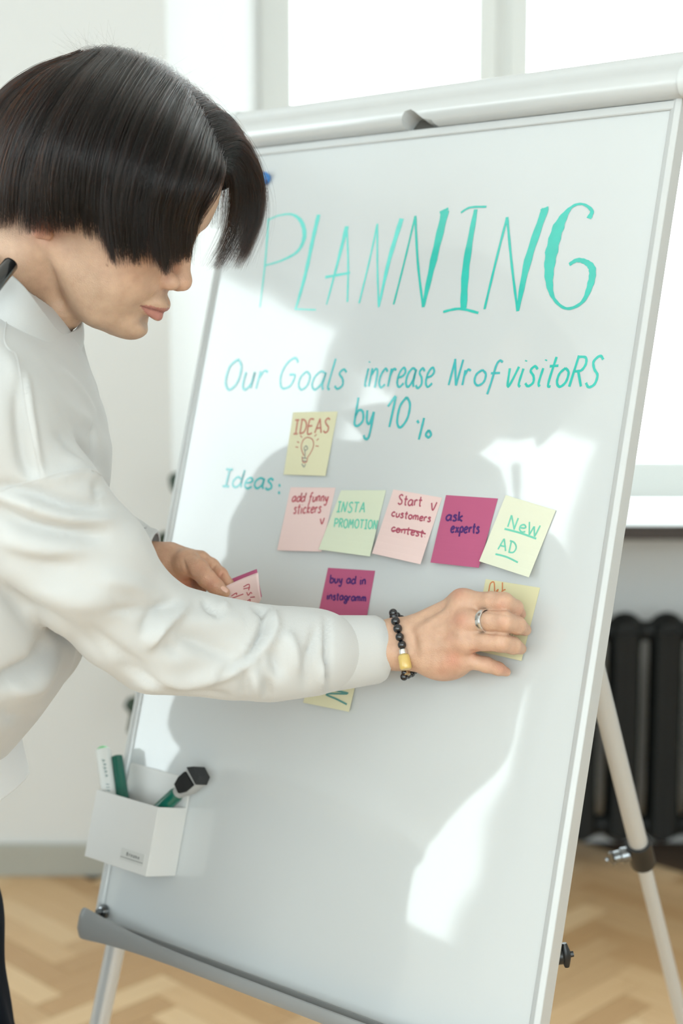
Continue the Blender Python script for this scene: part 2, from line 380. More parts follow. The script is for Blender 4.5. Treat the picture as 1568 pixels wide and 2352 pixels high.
MB().extrude([(a*.97, v if v < 0 else v*.96) for a, v in outl], lambda t, a, v: BP(nu+a, BH+max(v, .0042), t), -.0054, -.0040).build('notch_shade_slab', mat('painted notch shade', (.10, .095, .085), .6, noise=.1, nscale=30), fc)  # added dark slab, the notch's shade put into its colour
for ua, ub in ((BW+.004, BW+.016), (-.014, -.004)):
    pe = [(o*1.08+.0, BH+.03+(v-BH-.03)*1.06) for o, v, _ in [(q[0], q[1], 0) for q in pr2]]
    MB().extrude(pe, lambda t, o, v: BP(t, v, o), ua, ub).build('end_cap', mat('pale grey plastic', (.58, .6, .6), .4, noise=.04, nscale=20), fc, True)
# tray: curved bowed lip, back plate on the board
V = []; F = []; NU = 150
for i in range(NU+1):
    t = .5-.5*math.cos(math.pi*i/NU); u = .004+(BW+.004)*t; e = abs(2*t-1)
    h = .006+.018*(e**4); hd_ = .45+.38*e**4; dep = .034+.012*e**6; endr = math.sqrt(max(.02, 1-max(0, (e-.94)/.06)**2))
    pts = [(0.0015, .004), (.0015, -.012*hd_), (.012, -.022*hd_), (dep*.6, -.026*hd_), (dep*.9, -.022*hd_), (dep, -.010*hd_), (dep*1.0, h*.4), (dep*.97, h*.85), (dep*.92, h),
           (dep*.86, h*.9), (dep*.90, h*.35), (dep*.86, -.006*hd_), (dep*.7, -.018*hd_), (dep*.5, -.020*hd_), (.012, -.017*hd_), (.006, -.008*hd_), (.005, .004)]
    vm = (h-.022*hd_)/2; pts = [(o*(.55+.45*endr) if o > .006 else o, vm+(v-vm)*endr) for o, v in pts]
    for (o, v) in pts: V.append(BP(u, v-.001, o+.0008))
k = len(pts)
for i in range(NU):
    for j in range(k): F.append((i*k+j, i*k+(j+1) % k, (i+1)*k+(j+1) % k, (i+1)*k+j))
F.append(tuple(range(k))[::-1]); F.append(tuple(NU*k+j for j in range(k)))
MB().add(V, F).build('tray', tray_m, fc, True)
for i in range(2):
    u, v = (.012, .012) if i == 0 else (BW-.02, .012)
    mb = MB(); mb.tube([BP(u, v, .001), BP(u, v, .004), BP(u, v, .008), BP(u, v, .009)], [.0085, .008, .0055, .001], 16)
    mb.tube([BP(u, v, .008), BP(u, v, .014)], [.004, .003], 10)
    mb.build('screw', chrome, fc, True)
# legs
def leg(a, b, r0, r1, tcol, knob_dir, m=alu_w, km=None):
    km = km or chrome
    a, b = Vector(a), Vector(b); c = a.lerp(b, tcol); root = MB().tube([a, c], r0, 20).build('leg', m, fc, True)
    MB().tube([c, b], r1, 20).build('lower_tube', m, root, True)
    d = (b-a).normalized()
    MB().tube([c-d*.018, c-d*.017, c+d*.024, c+d*.025], [r0+.0025, r0+.0042, r0+.0042, r0+.002], 24).build('collar', black_p, root, True)
    kd = Vector(knob_dir).normalized(); kd = (kd-kd.dot(d)*d).normalized()
    MB().tube([c+kd*(r0+.001), c+kd*(r0+.012), c+kd*(r0+.014), c+kd*(r0+.022), c+kd*(r0+.024)], [.010, .011, .0085, .0085, .005], 18).build('knob', km, root, True)
    wmb = MB(); q = c+kd*(r0+.026); wmb.tube([q-d*.0125, q-d*.006, q, q+d*.006, q+d*.0125], [.0025, .0045, .006, .0045, .0025], 10); wmb.tube([c+kd*(r0+.02), c+kd*(r0+.034)], [.0035, .003], 8)
    wmb.build('wing', km, root, True)
    MB().tube([b+Vector((0, 0, .012))-d*.005, b+Vector((0, 0, .004))], [r1+.004, r1+.005], 14).build('foot', black_p, root, True)
# rear leg seen at the right
ra = P(1352, 1480, 1.62); rc = P(1470, 1955, 1.80); dd = (rc-ra); rb = ra+dd*((ra.z-.006)/-dd.z)
leg(ra-dd*.6, rb, .0125, .0098, ((rc-(ra-dd*.6)).length)/((rb-(ra-dd*.6)).length), (-1, -.1, 0))
la = P(262, 2190, 1.72); lc = P(228, 2352, 1.715); dd = lc-la; lb = la+dd*((la.z-.006)/-dd.z)
leg(la-dd*.9, lb, .0125, .0098, .72, (1, 0, 0), alu)
fa = BP(BW-.04, .10, -.03); fb = Vector((fa.x+.10, fa.y-.02, .006))
ka = P(1268, 2142, 1.44); leg(fa, fb, .0125, .0098, (fa.z-ka.z)/(fa.z-fb.z), (1, .05, 0), alu, black_p)
MB().tube([ra-dd*0+Vector((0, 0, 0)), BP(BW-.03, .45, -.02)], .004, 8) 
MB().box((.05, BH*.62, -.035), (BW-.05, BH*.62+.03, -.0105), fr_b).build('rear_brace', alu, fc, False, .003)

# ------------------------------------------------------------------ HANDWRITING
# single stroke letter shapes
GL = {
 'a': (.55, [[(.5, .52), (.28, .6), (.05, .42), (.02, .15), (.2, 0), (.42, .2), (.5, .55), (.48, .15), (.56, 0)]]),
 'b': (.5, [[(.08, 1), (.05, .5), (.04, .05), (.25, 0), (.48, .2), (.42, .5), (.2, .55), (.05, .35)]]),
 'c': (.45, [[(.42, .5), (.25, .6), (.05, .4), (.03, .15), (.2, 0), (.42, .1)]]),
 'd': (.55, [[(.48, .45), (.25, .58), (.04, .35), (.05, .08), (.25, 0), (.45, .2), (.52, .6), (.56, 1.0), (.5, .3), (.55, 0)]]),
 'e': (.48, [[(.05, .3), (.3, .35), (.43, .48), (.28, .62), (.07, .45), (.04, .15), (.22, 0), (.45, .12)]]),
 'f': (.4, [[(.42, .95), (.28, 1), (.18, .8), (.15, .2), (.1, -.3)], [(.0, .52), (.38, .56)]]),
 'g': (.5, [[(.45, .5), (.22, .6), (.04, .35), (.2, .08), (.42, .3), (.46, .55), (.42, -.2), (.2, -.42), (.02, -.25), (.45, .05)]]),
 'h': (.5, [[(.08, 1), (.05, 0)], [(.05, .3), (.25, .58), (.42, .5), (.43, 0)]]),
 'i': (.22, [[(.1, .58), (.08, .1), (.18, 0)], [(.11, .82), (.12, .86)]]),
 'j': (.22, [[(.1, .58), (.08, -.3), (-.05, -.35)]]),
 'k': (.45, [[(.08, 1), (.05, 0)], [(.42, .6), (.08, .28), (.42, 0)]]),
 'l': (.25, [[(.12, 1), (.08, .1), (.2, 0)]]),
 'm': (.75, [[(.05, .58), (.04, 0)], [(.05, .4), (.22, .6), (.33, .5), (.34, 0)], [(.34, .4), (.5, .6), (.63, .5), (.66, 0)]]),
 'n': (.5, [[(.05, .58), (.04, 0)], [(.05, .4), (.25, .6), (.4, .5), (.42, 0)]]),
 'o': (.5, [[(.25, .6), (.05, .42), (.04, .15), (.22, 0), (.43, .15), (.44, .45), (.25, .6)]]),
 'p': (.5, [[(.08, .58), (.03, -.4)], [(.07, .45), (.28, .6), (.45, .4), (.35, .08), (.08, .08)]]),
 'r': (.4, [[(.06, .58), (.05, 0)], [(.06, .35), (.2, .58), (.38, .54)]]),
 's': (.42, [[(.38, .52), (.22, .62), (.08, .48), (.28, .3), (.34, .1), (.16, -.02), (0, .08)]]),
 't': (.38, [[(.2, .95), (.16, .1), (.3, 0)], [(.0, .62), (.38, .64)]]),
 'u': (.5, [[(.05, .58), (.05, .15), (.2, 0), (.4, .2), (.44, .58), (.43, .05)]]),
 'v': (.42, [[(.03, .6), (.18, 0), (.42, .65)]]),
 'w': (.6, [[(.03, .58), (.15, 0), (.3, .5), (.42, 0), (.58, .6)]]),
 'x': (.42, [[(.03, .58), (.4, 0)], [(.4, .58), (.03, 0)]]),
 'y': (.46, [[(.03, .58), (.08, .2), (.24, .12), (.4, .55)], [(.42, .58), (.3, -.3), (.1, -.4), (.0, -.28)]]),
 'z': (.45, [[(.05, .55), (.4, .58), (.05, .02), (.42, .04)]]),
 'A': (.7, [[(.0, 0), (.34, 1)], [(.34, 1), (.6, 0)], [(.1, .35), (.55, .38)]]),
 'D': (.62, [[(.1, 1), (.04, 0)], [(.0, .98), (.35, .92), (.56, .55), (.4, .1), (.02, 0)]]),
 'E': (.55, [[(.5, .98), (.1, .96), (.04, .02), (.45, .03)], [(.08, .5), (.4, .52)]]),
 'G': (.75, [[(.65, .85), (.45, 1), (.15, .8), (.03, .4), (.2, .02), (.55, .08), (.65, .42), (.4, .45)]]),
 'I': (.42, [[(.02, .98), (.4, .98)], [(.22, .98), (.18, .02)], [(.0, .02), (.38, .02)]]),
 'M': (.75, [[(.0, 0), (.12, 1)], [(.12, 1), (.34, .35)], [(.34, .35), (.6, 1)], [(.6, 1), (.66, 0)]]),
 'N': (.65, [[(.0, 0), (.1, 1)], [(.1, 1), (.45, 0)], [(.45, 0), (.58, 1)]]),
 'O': (.68, [[(.35, 1), (.06, .75), (.05, .25), (.3, 0), (.58, .25), (.58, .75), (.35, 1)]]),
 'P': (.58, [[(.08, 1), (.03, 0)], [(.02, .96), (.4, .95), (.52, .72), (.36, .5), (.06, .48)]]),
 'R': (.6, [[(.08, 1), (.03, 0)], [(.02, .96), (.38, .95), (.48, .75), (.36, .54), (.06, .5)], [(.2, .5), (.52, 0)]]),
 'S': (.55, [[(.48, .88), (.3, 1), (.08, .82), (.2, .58), (.42, .38), (.4, .1), (.18, 0), (.0, .14)]]),
 'T': (.6, [[(.0, .98), (.58, .98)], [(.3, .98), (.26, 0)]]),
 'W': (.8, [[(.02, 1), (.18, 0)], [(.18, 0), (.38, .75)], [(.38, .75), (.52, 0)], [(.52, 0), (.75, 1)]]),
 'V': (.6, [[(.02, 1), (.25, 0), (.55, 1)]]),
 '.': (.2, [[(.08, .0), (.1, .04)]]), ':': (.25, [[(.1, .1), (.11, .14)], [(.12, .5), (.13, .54)]]),
 '1': (.35, [[(.0, .65), (.28, 1)], [(.28, 1), (.2, 0)]]), '0': (.6, [[(.32, 1), (.08, .7), (.06, .2), (.25, 0), (.5, .3), (.52, .75), (.32, 1)]]), ' ': (.35, []),
}
def word(text, x0, y0, x1, y1, H, slant=0.0):
    """strokes (in photo pixels) of a word on the baseline (x0,y0)-(x1,y1); H height, slant = x shift per unit height"""
    gap = .12; wid = sum(GL[c][0]+gap for c in text)-gap; L = math.hypot(x1-x0, y1-y0); ux, uy = (x1-x0)/L, (y1-y0)/L; s = L/wid; out = []; cx = 0
    for c in text:
        for st in GL[c][1]:
            pts = []
            jx, jy = random.uniform(-.02, .02), random.uniform(-.03, .03)
            for (a, b_) in st:
                X = (cx+a+jx)*s; Yh = (b_+jy)*H
                pts.append((x0+ux*X+slant*Yh, y0+uy*X-Yh))
            out.append(crom([(p[0], p[1], 0) for p in pts], 6) if len(pts) > 2 else crom([(p[0], p[1], 0) for p in pts], 3))
        cx += GL[c][0]+gap
    return [[(p[0], p[1]) for p in st] for st in out]
def ribbon(mb, P3, Wd, nrm, off):
    """flat ribbon on a surface: points, widths, normals"""
    k = len(P3); V = []; F = []
    for i in range(k):
        t = (P3[min(i+1, k-1)]-P3[max(i-1, 0)])
        if t.length < 1e-9: t = Vector((1, 0, 0))
        s = t.normalized().cross(nrm[i]).normalized()*Wd[i]*.5
        V += [P3[i]+s+nrm[i]*off, P3[i]-s+nrm[i]*off]
    F = [(2*i, 2*i+1, 2*i+3, 2*i+2) for i in range(k-1)]
    mb.add(V, F)
_ro = [0]
def write_board(name, strokes, m, wpx, label=None):
    mb = MB()
    for st in strokes:
        if isinstance(st, tuple): st, ww = st
        else: ww = wpx
        if not hasattr(ww, '__len__'): ww = [ww]*len(st)
        if len(ww) != len(st): ww = list(np.interp(np.linspace(0, 1, len(st)), np.linspace(0, 1, len(ww)), ww))
        p3 = [bhit(x, y) for x, y in st]; _ro[0] += 1
        Wd = [pm(ww[i], p3[i].y)*1.25*(1+.08*math.sin(i*1.7+_ro[0])) for i in range(len(st))]
        ribbon(mb, p3, Wd, [N]*len(st), .00025+.000012*(_ro[0] % 25))
    o = mb.build(name, m, fc)
    if label: o['label'] = label
    return o
def q3(*pts): return crom([(480+x/1.668, 430+y/1.668, 0) for x, y in pts], 8)
def s2d(l): return [(p[0], p[1]) for p in l]
def letter(*strokes): return [(s2d(q3(*pts)), ww) for pts, ww in strokes]
plan = [
 (teal_glare, letter(([(228, 120), (215, 290), (195, 460)], [4, 4, 3]), ([(228, 125), (270, 108), (320, 105), (355, 135), (365, 190), (340, 245), (280, 280), (215, 300)], [3, 3, 4, 8, 10, 6, 4, 3]))),
 (teal_glare, letter(([(420, 105), (400, 190), (370, 330), (340, 440), (330, 470)], [9, 9, 8, 6, 4]), ([(330, 467), (410, 470)], 3))),
 (teal_glare, letter(([(528, 150), (490, 300), (450, 450)], [10, 6, 3]), ([(528, 150), (533, 300), (530, 440)], 4), ([(445, 345), (540, 328)], 5))),
 (teal_glare, letter(([(575, 445), (615, 280), (645, 140)], 4), ([(645, 140), (645, 300), (650, 460)], 4), ([(650, 460), (690, 280), (738, 120)], [4, 9, 11]))),
 (teal, letter(([(707, 450), (750, 280), (790, 110)], 4), ([(790, 110), (800, 290), (820, 460)], 5), ([(820, 460), (860, 280), (905, 90)], [6, 15, 17]), ([(884, 98), (917, 82)], 5))),
 (teal, letter(([(965, 98), (1000, 78), (1063, 75)], 4), ([(1022, 85), (985, 300), (975, 465)], [8, 16, 14]), ([(897, 478), (960, 466), (1032, 482)], 5))),
 (teal, letter(([(1055, 468), (1100, 280), (1142, 115)], 5), ([(1142, 115), (1160, 300), (1182, 475)], 5), ([(1182, 475), (1222, 280), (1288, 82)], [6, 16, 15]), ([(1270, 90), (1300, 78)], 5))),
 (teal, letter(([(1455, 120), (1466, 90), (1430, 65), (1385, 80), (1340, 150), (1312, 250), (1303, 350), (1320, 425), (1370, 465), (1430, 440), (1462, 370), (1468, 315), (1445, 288), (1410, 280), (1380, 297)], [11, 7, 4, 6, 24, 26, 17, 6, 5, 7, 14, 14, 10, 8, 7]),)),
]
for m, st in plan: write_board('letter', st, m, 4)
write_board('handwriting', word('Our Goals', 512, 895, 788, 893, 70, .25)+word('increase', 833, 890, 992, 888, 72, .2), teal_d, 4.5)
write_board('handwriting', word('Nr', 1030, 884, 1075, 886, 60, .2)+word('of', 1085, 886, 1140, 890, 60, .25), teal_d, 4.5)
write_board('handwriting', word('visitoRS', 1158, 888, 1372, 888, 72, .28), teal, 5)
pc = [s2d(crom([(972, 962, 0), (975, 968, 0)], 3)), s2d(crom([(997, 955, 0), (980, 985, 0), (962, 1012, 0)], 5)), s2d(crom([(988, 990, 0), (981, 998, 0), (985, 1005, 0), (992, 1001, 0), (990, 990, 0)], 5))]
pc = [s2d(crom([(958, 966, 0), (962, 972, 0)], 3)), s2d(crom([(974, 960, 0), (968, 985, 0), (962, 1010, 0)], 5)), s2d(crom([(985, 988, 0), (978, 998, 0), (984, 1005, 0), (990, 998, 0), (985, 988, 0)], 5))]
write_board('handwriting', word('by', 812, 978, 856, 982, 64, .12)+word('10', 884, 980, 938, 980, 70, .16)+pc, teal_d, 5)
write_board('handwriting', word('Ideas', 511, 1117, 626, 1125, 40, .2)+[s2d(crom([(641, 1112, 0), (643, 1118, 0)], 3)), s2d(crom([(640, 1129, 0), (642, 1135, 0)], 3))], teal_d, 4.5)

# ------------------------------------------------------------------ STICKY NOTES
def bil(q, s, t): return q[0]*(1-s)*(1-t)+q[1]*s*(1-t)+q[2]*s*t+q[3]*(1-s)*t     # q TL TR BR BL ; t down
def inv_bil(q, x, y):
    s = t = .5
    for _ in range(12):
        p = bil(q, s, t); e = np.array([x, y])-p
        J = np.array([(q[1]-q[0])*(1-t)+(q[2]-q[3])*t, (q[3]-q[0])*(1-s)+(q[2]-q[1])*s]).T
        ds = np.linalg.solve(J, e); s += ds[0]; t += ds[1]
    return s, t
def sticky(corners, m, label, strokes=None, inkm=None, wpx=3, lift=(.007, .009), base=.0006, group='sticky notes on the whiteboard', extra=()):
    q = [np.array(c, float) for c in corners]; n = 10
    def off(s, t): return base+(lift[0]*(1-s)+lift[1]*s)*max(0, (t-.25)/.75)**2+.0008*math.sin(3*s)*t
    def pt(s, t): x, y = bil(q, s, t); return bhit(x, y, off(s, t))
    V = [pt(i/n, j/n) for j in range(n+1) for i in range(n+1)]
    F = [(j*(n+1)+i, (j+1)*(n+1)+i, (j+1)*(n+1)+i+1, j*(n+1)+i+1) for j in range(n) for i in range(n)]
    root = mesh('sticky_note', V, F, m, None, False); tag(root, label, 'sticky note', group)
    md = root.modifiers.new('t', 'SOLIDIFY'); md.thickness = .0002; md.offset = -1
    for sts, im, wp in ([(strokes, inkm, wpx)] if strokes else [])+list(extra):
        mb = MB()
        for st in sts:
            p3 = []
            for x, y in st:
                s, t = inv_bil(q, x, y); s = min(max(s, .0), 1.0); t = min(max(t, 0), 1.0)
                p3.append(pt(s, t))
            ribbon(mb, p3, [pm(wp, p3[0].y)*1.3]*len(p3), [N]*len(p3), .00035)
        mb.build('handwriting', im, root)
    return root
def paper(name, c):
    m = mat(name, c, .75, spec=.25, noise=.04, nscale=25); b_ = m.node_tree.nodes['Principled BSDF']; return m
yel = paper('pale yellow paper', srgb(212, 208, 176)); pink = paper('pale pink paper', srgb(222, 196, 192)); grn = paper('pale green yellow paper', srgb(208, 214, 192))
mag = paper('magenta paper', srgb(176, 88, 122)); yel2 = paper('cream paper', srgb(216, 217, 196)); yel3 = paper('straw paper', srgb(212, 206, 168))
red_i = ink('red pen ink', srgb(190, 95, 105), False); mint_i = ink('mint pen ink', srgb(120, 205, 180), False); navy_i = ink('violet pen ink', srgb(82, 48, 110), False)
bro_i = ink('faded red pen ink', srgb(195, 130, 115), False); or_i = ink('orange pen ink', srgb(215, 135, 90), False); grey_i = ink('grey pen ink', srgb(150, 150, 145), False); tg_i = ink('grey teal pen ink', srgb(95, 150, 145), False)
def c4(x, y): return (560+x/2.063, 920+y/2.063)
def w4(text, x0, y0, x1, y1, H, sl=.1):
    a = c4(x0, y0); b_ = c4(x1, y1); return word(text, a[0], a[1], b_[0], b_[1], H/2.063, sl)
def l4(*pts): return s2d(crom([(*c4(*p), 0) for p in pts], 6))
bulb = [l4((285, 262), (272, 225), (280, 190), (300, 175), (325, 185), (330, 215), (315, 250), (302, 270), (298, 290), (280, 292), (276, 265)), l4((285, 225), (295, 215), (302, 228), (290, 236), (285, 225)), l4((290, 236), (290, 270)), l4((276, 272), (298, 274)), l4((275, 285), (297, 288)),
        l4((275, 300), (285, 315), (292, 300)), l4((252, 195), (262, 200)), l4((268, 165), (276, 176)), l4((345, 160), (335, 170)), l4((355, 180), (345, 190)), l4((245, 220), (258, 222)), l4((340, 215), (355, 217))]
sticky([(673, 947), (775, 945), (747, 1093), (651, 1090)], yel, 'yellow sticky note reading IDEAS with a light bulb drawing, above the row', w4('IDEAS', 235, 160, 405, 152, 68, .12), bro_i, 3.2, (.002, .003), extra=[(bulb[:1]+bulb[6:], bro_i, 2), (bulb[1:6], grey_i, 2)])
sticky([(667, 1119), (770, 1120), (738, 1267), (636, 1264)], pink, 'pale pink sticky note with red handwriting, leftmost of the row of five', w4('add funny', 228, 478, 398, 478, 42, .2)+w4('stickers', 235, 535, 365, 532, 46, .15)+[l4((363, 560), (370, 585), (382, 556))], red_i, 2.6, (.004, .006))
sticky([(783, 1126), (886, 1126), (849, 1278), (731, 1262)], grn, 'pale green sticky note reading INSTA PROMOTION in the row of five', w4('INSTA', 440, 528, 575, 530, 48, .15)+w4('PROMOTION', 428, 600, 632, 610, 42, .1), mint_i, 2.8, (.008, .010), base=.0012)
sticky([(903, 1124), (1015, 1143), (965, 1296), (854, 1271)], pink, 'pale pink sticky note reading Start customers contest, middle of the row of five', w4('Start', 730, 492, 842, 502, 46, .12)+w4('customers', 700, 548, 885, 576, 34, .15)+w4('contest.', 698, 620, 862, 648, 34, .15)+[l4((890, 485), (895, 520), (915, 482)), l4((700, 618), (780, 612), (862, 632))], mat('crimson pen ink', srgb(165, 75, 95), .5), 2.8, (.011, .012))
sticky([(1024, 1137), (1143, 1145), (1099, 1304), (988, 1292)], mag, 'magenta sticky note reading ask experts in the row of five', w4('ask', 958, 568, 1035, 572, 44, .1)+w4('experts', 980, 625, 1115, 628, 46, .1), navy_i, 3.6, (.009, .010))
sticky([(1161, 1137), (1276, 1172), (1214, 1326), (1100, 1289)], yel2, 'pale cream sticky note reading NEW AD underlined, rightmost of the row of five', w4('NeW', 1250, 600, 1395, 650, 58, .2)+w4('AD', 1205, 705, 1290, 728, 55, .15), mint_i, 3.0, (.010, .013), base=.0014, extra=[([l4((1235, 608), (1310, 628), (1385, 655)), l4((1192, 728), (1245, 742), (1298, 768))], mint_i, 3.6)])
sticky([(753, 1304), (861, 1311), (836, 1450), (724, 1440)], mag, 'magenta sticky note reading buy ad, above the white cuff', w4('buy ad in', 408, 862, 578, 872, 38, .06)+w4('instagramm', 393, 942, 580, 952, 34, .05), navy_i, 3.2, (.002, .003))
sticky([(1115, 1330), (1240, 1350), (1197, 1518), (1083, 1492)], yel3, 'straw yellow sticky note pinned under the fingers of the right hand', [l4((1160, 905), (1168, 868), (1185, 862), (1188, 905)), l4((1195, 905), (1205, 895), (1198, 912)), l4((1225, 862), (1225, 912)), l4((1240, 895), (1222, 905), (1242, 915))], or_i, 2.4, (.003, .003))
sticky([(722, 1478), (836, 1492), (801, 1635), (696, 1614)], yel, 'yellow sticky note with a zigzag mark, half hidden below the white sleeve', [l4((385, 1330), (480, 1350), (385, 1365)), l4((365, 1362), (495, 1388), (390, 1390), (440, 1415), (488, 1440)), l4((478, 1345), (482, 1348))], tg_i, 3.4, (.004, .006))

# magnet
c = bhit(611, 412); mt = thing('round_magnet', 'small round blue magnet at the top left of the whiteboard', 'magnet', c)
bm_ = mat('blue plastic', srgb(35, 120, 195), .3, coat=.5, noise=.1, nscale=60)
r = .0082
MB().tube([c+N*.0002, c+N*.0012, c+N*.006, c+N*.0075], [r*.96, r, r, r*.85], 24).build('magnet_body', bm_, mt, True)
MB().tube([c+N*.0075, c+N*.0078, c+N*.0079], [r*.6, r*.58, .0005], 20).build('magnet_face', mat('light blue plastic', srgb(80, 160, 215), .3, noise=.1, nscale=60), mt, True)

# ------------------------------------------------------------------ PEN HOLDER, MARKERS
hu, hv = b_uv(404, 2012)
HW, HH, HD, TH = .108, .081, .050, .0022
ph = thing('pen_holder', 'white magnetic pen holder box at the lower left of the whiteboard', 'pen holder', BP(hu-HW/2, hv, .02))
hold_m = mat('white holder plastic', (.66, .655, .64), .4, noise=.03, nscale=20)
f = lambda u, v, o: BP(hu-HW+u, hv+v, o+.0006)
MB().box((0, 0, 0), (HW, HH+.035, TH), f).build('back_plate', hold_m, ph, False, .001)
MB().box((0, 0, HD-TH), (HW, HH, HD), f).build('front_panel', hold_m, ph, False, .0006)
MB().box((0, 0, TH), (TH, HH, HD-TH), f).build('side_panel', hold_m, ph, False, .0004)
MB().box((HW-TH, 0, TH), (HW, HH, HD-TH), f).build('side_panel', hold_m, ph, False, .0004)
MB().box((TH, 0, TH), (HW-TH, TH, HD-TH), f).build('base_panel', hold_m, ph)
lb_ = MB().box((HW*.56, .010, HD), (HW*.93, .024, HD+.0004), f).build('label_plate', mat('label silver', (.6, .6, .58), .35, metal=.05, noise=.05, nscale=30), ph)
mb = MB(); x0 = HW*.66
for st in [[(0, 0), (0, .004)], [(0, .004), (.002, .003), (0, .002), (.0022, .001), (0, 0)], [(.004, 0), (.004, .0025), (.0055, .003)], [(.007, .0015), (.008, .003), (.009, .0015), (.008, 0), (.007, .0015)], [(.011, .003), (.0115, 0), (.013, .0005), (.013, .003)], [(.015, 0), (.015, .003), (.0165, .0025), (.017, 0)], [(.019, .0015), (.021, .002), (.02, .003), (.019, .001), (.021, 0)]]:
    ribbon(mb, [f(x0+a, .0165+v, HD+.0005) for a, v in st], [.0009]*len(st), [N]*len(st), .0001)
ribbon(mb, [f(HW*.57, .0135, HD+.0005), f(HW*.92, .0135, HD+.0005)], [.0006]*2, [N]*2, .0001)
mb.build('lettering', mat('dark grey print', (.08, .08, .08), .5, noise=.1, nscale=40), ph)
def marker(name, label, a, b, parts, group='markers in the pen holder'):
    """parts: list of (name, t0, t1, r0, r1, material)"""
    a, b = Vector(a), Vector(b); e = thing(name, label, 'marker', a, group); d = b-a
    for (nm, t0, t1, r0, r1, m) in parts:
        rr_ = .0008
        MB().tube([a+d*t0, a+d*(t0+.004), a+d*(t1-.008), a+d*t1], [r0-rr_, r0, r1, r1-rr_*1.6], 24).build(nm, m, e, True)
    return e
wp = mat('white marker plastic', (.72, .73, .71), .35, noise=.03, nscale=20); gp = mat('dark green plastic', (.003, .11, .075), .25, coat=.4, noise=.15, nscale=30); lg = mat('light green plastic', (.10, .55, .17), .35, noise=.1, nscale=30)
gs = mat('grey marker sleeve', (.22, .22, .22), .4, noise=.2, nscale=60); bl = mat('soft black felt', (.006, .007, .008), .85, noise=.3, nscale=200); gy = mat('grey plastic', (.42, .42, .41), .35, noise=.05, nscale=40)
hb_ = lambda u, v, o: BP(hu-HW+u, hv+v, o)
m1 = marker('marker', 'fat white marker with light green tip in the pen holder', hb_(.028, .014, .026), bhit(235, 1715, .030), [('barrel', 0, .975, .0098, .0094, wp), ('end_plug', .975, 1.0, .0075, .0055, lg)])
q0 = hb_(.012, .12, .026)
# print on the barrel
d_ = m1.children[0]
mb = MB(); A_ = hb_(.028, .014, .026); B_ = bhit(235, 1715, .030); ax = (B_-A_).normalized(); tc_ = (CAM-A_).normalized(); tc_ = (tc_-tc_.dot(ax)*ax).normalized(); sx_ = ax.cross(tc_)
def onb(t, s, r=.0100): 
    an = s/r; return A_.lerp(B_, t)+tc_*math.cos(an)*r+sx_*math.sin(an)*r
for (t0, s0) in [(.86, -.001), (.82, .0), (.785, -.0005), (.75, 0), (.71, .0003)]:
    for st in ([(0, -.002), (.012, .0015)], [(.012, .0015), (.02, -.0015)]):
        ribbon(mb, [onb(t0-a, s0+s) for a, s in st], [.0009]*2, [tc_]*2, .0001)
for k in range(3): ribbon(mb, [onb(.62-.03*k, -.002), onb(.61-.03*k, .002)], [.0009]*2, [tc_]*2, .0001)
mb.build('lettering', mat('grey teal print', (.10, .2, .2), .5, noise=.1, nscale=30), m1)
marker('marker', 'dark green capped marker behind the white one in the pen holder', hb_(.042, .012, .016), bhit(268, 1736, .018), [('barrel', 0, .55, .0070, .0072, gs), ('cap', .55, 1.0, .0082, .0072, gp)])
# marker with built-in eraser head, at the right of the box
a = hb_(.030, .016, .025); b_ = hb_(.112, .099, .027); e = b_+(b_-a).normalized()*.034
mk = thing('eraser_marker', 'green and grey marker with a black felt eraser head leaning in the pen holder', 'marker', a, 'markers in the pen holder')
MB().tube([a, a.lerp(b_, .97), b_], [.0088, .0092, .0080], 24).build('barrel', gp, mk, True)
d = (b_-a).normalized(); side = d.cross(N).normalized()
MB().tube([b_, b_+d*.006, b_+d*.009], [.0072, .0085, .0095], 24).build('neck', gy, mk, True)
def headpts(pr): return [b_+d*p+side*q for p, q in pr]
hd = [(.006, -.009), (.018, -.0125), (.033, -.012), (.044, -.006), (.044, .008), (.034, .0125), (.018, .012), (.006, .008)]
mb = MB(); hp = headpts(hd); nn_ = d.cross(side); nn_ = nn_ if nn_.dot(CAM-b_) > 0 else -nn_
mb.add([p-nn_*.010 for p in hp]+[p+nn_*.006 for p in hp], [tuple(range(8)), tuple(range(15, 7, -1))]+[(i, (i+1) % 8, 8+(i+1) % 8, 8+i) for i in range(8)])
mb.build('eraser_head', gy, mk, True, .0015)
hp2 = [b_+d*p+side*q for p, q in [(.008, -.007), (.018, -.0105), (.030, -.010), (.0325, .011), (.018, .0105), (.008, .006)]]
mb = MB(); mb.add([p+nn_*.0055 for p in hp2]+[p+nn_*.010 for p in hp2], [tuple(range(6)), tuple(range(11, 5, -1))]+[(i, (i+1) % 6, 6+(i+1) % 6, 6+i) for i in range(6)])
mb.build('felt_pad', bl, mk, True, .001)
hp3 = [b_+d*p+side*q for p, q in [(.0345, -.0128), (.0450, -.0066), (.0458, .0086), (.0362, .0136)]]
mb = MB(); mb.add([p-nn_*.0105 for p in hp3]+[p+nn_*.0095 for p in hp3], [tuple(range(4)), tuple(range(7, 3, -1))]+[(i, (i+1) % 4, 4+(i+1) % 4, 4+i) for i in range(4)])
mb.build('felt_tip', mat('charcoal felt', (.03, .032, .034), .9, noise=.3, nscale=300), mk, True, .001)

#@@PERSON@@

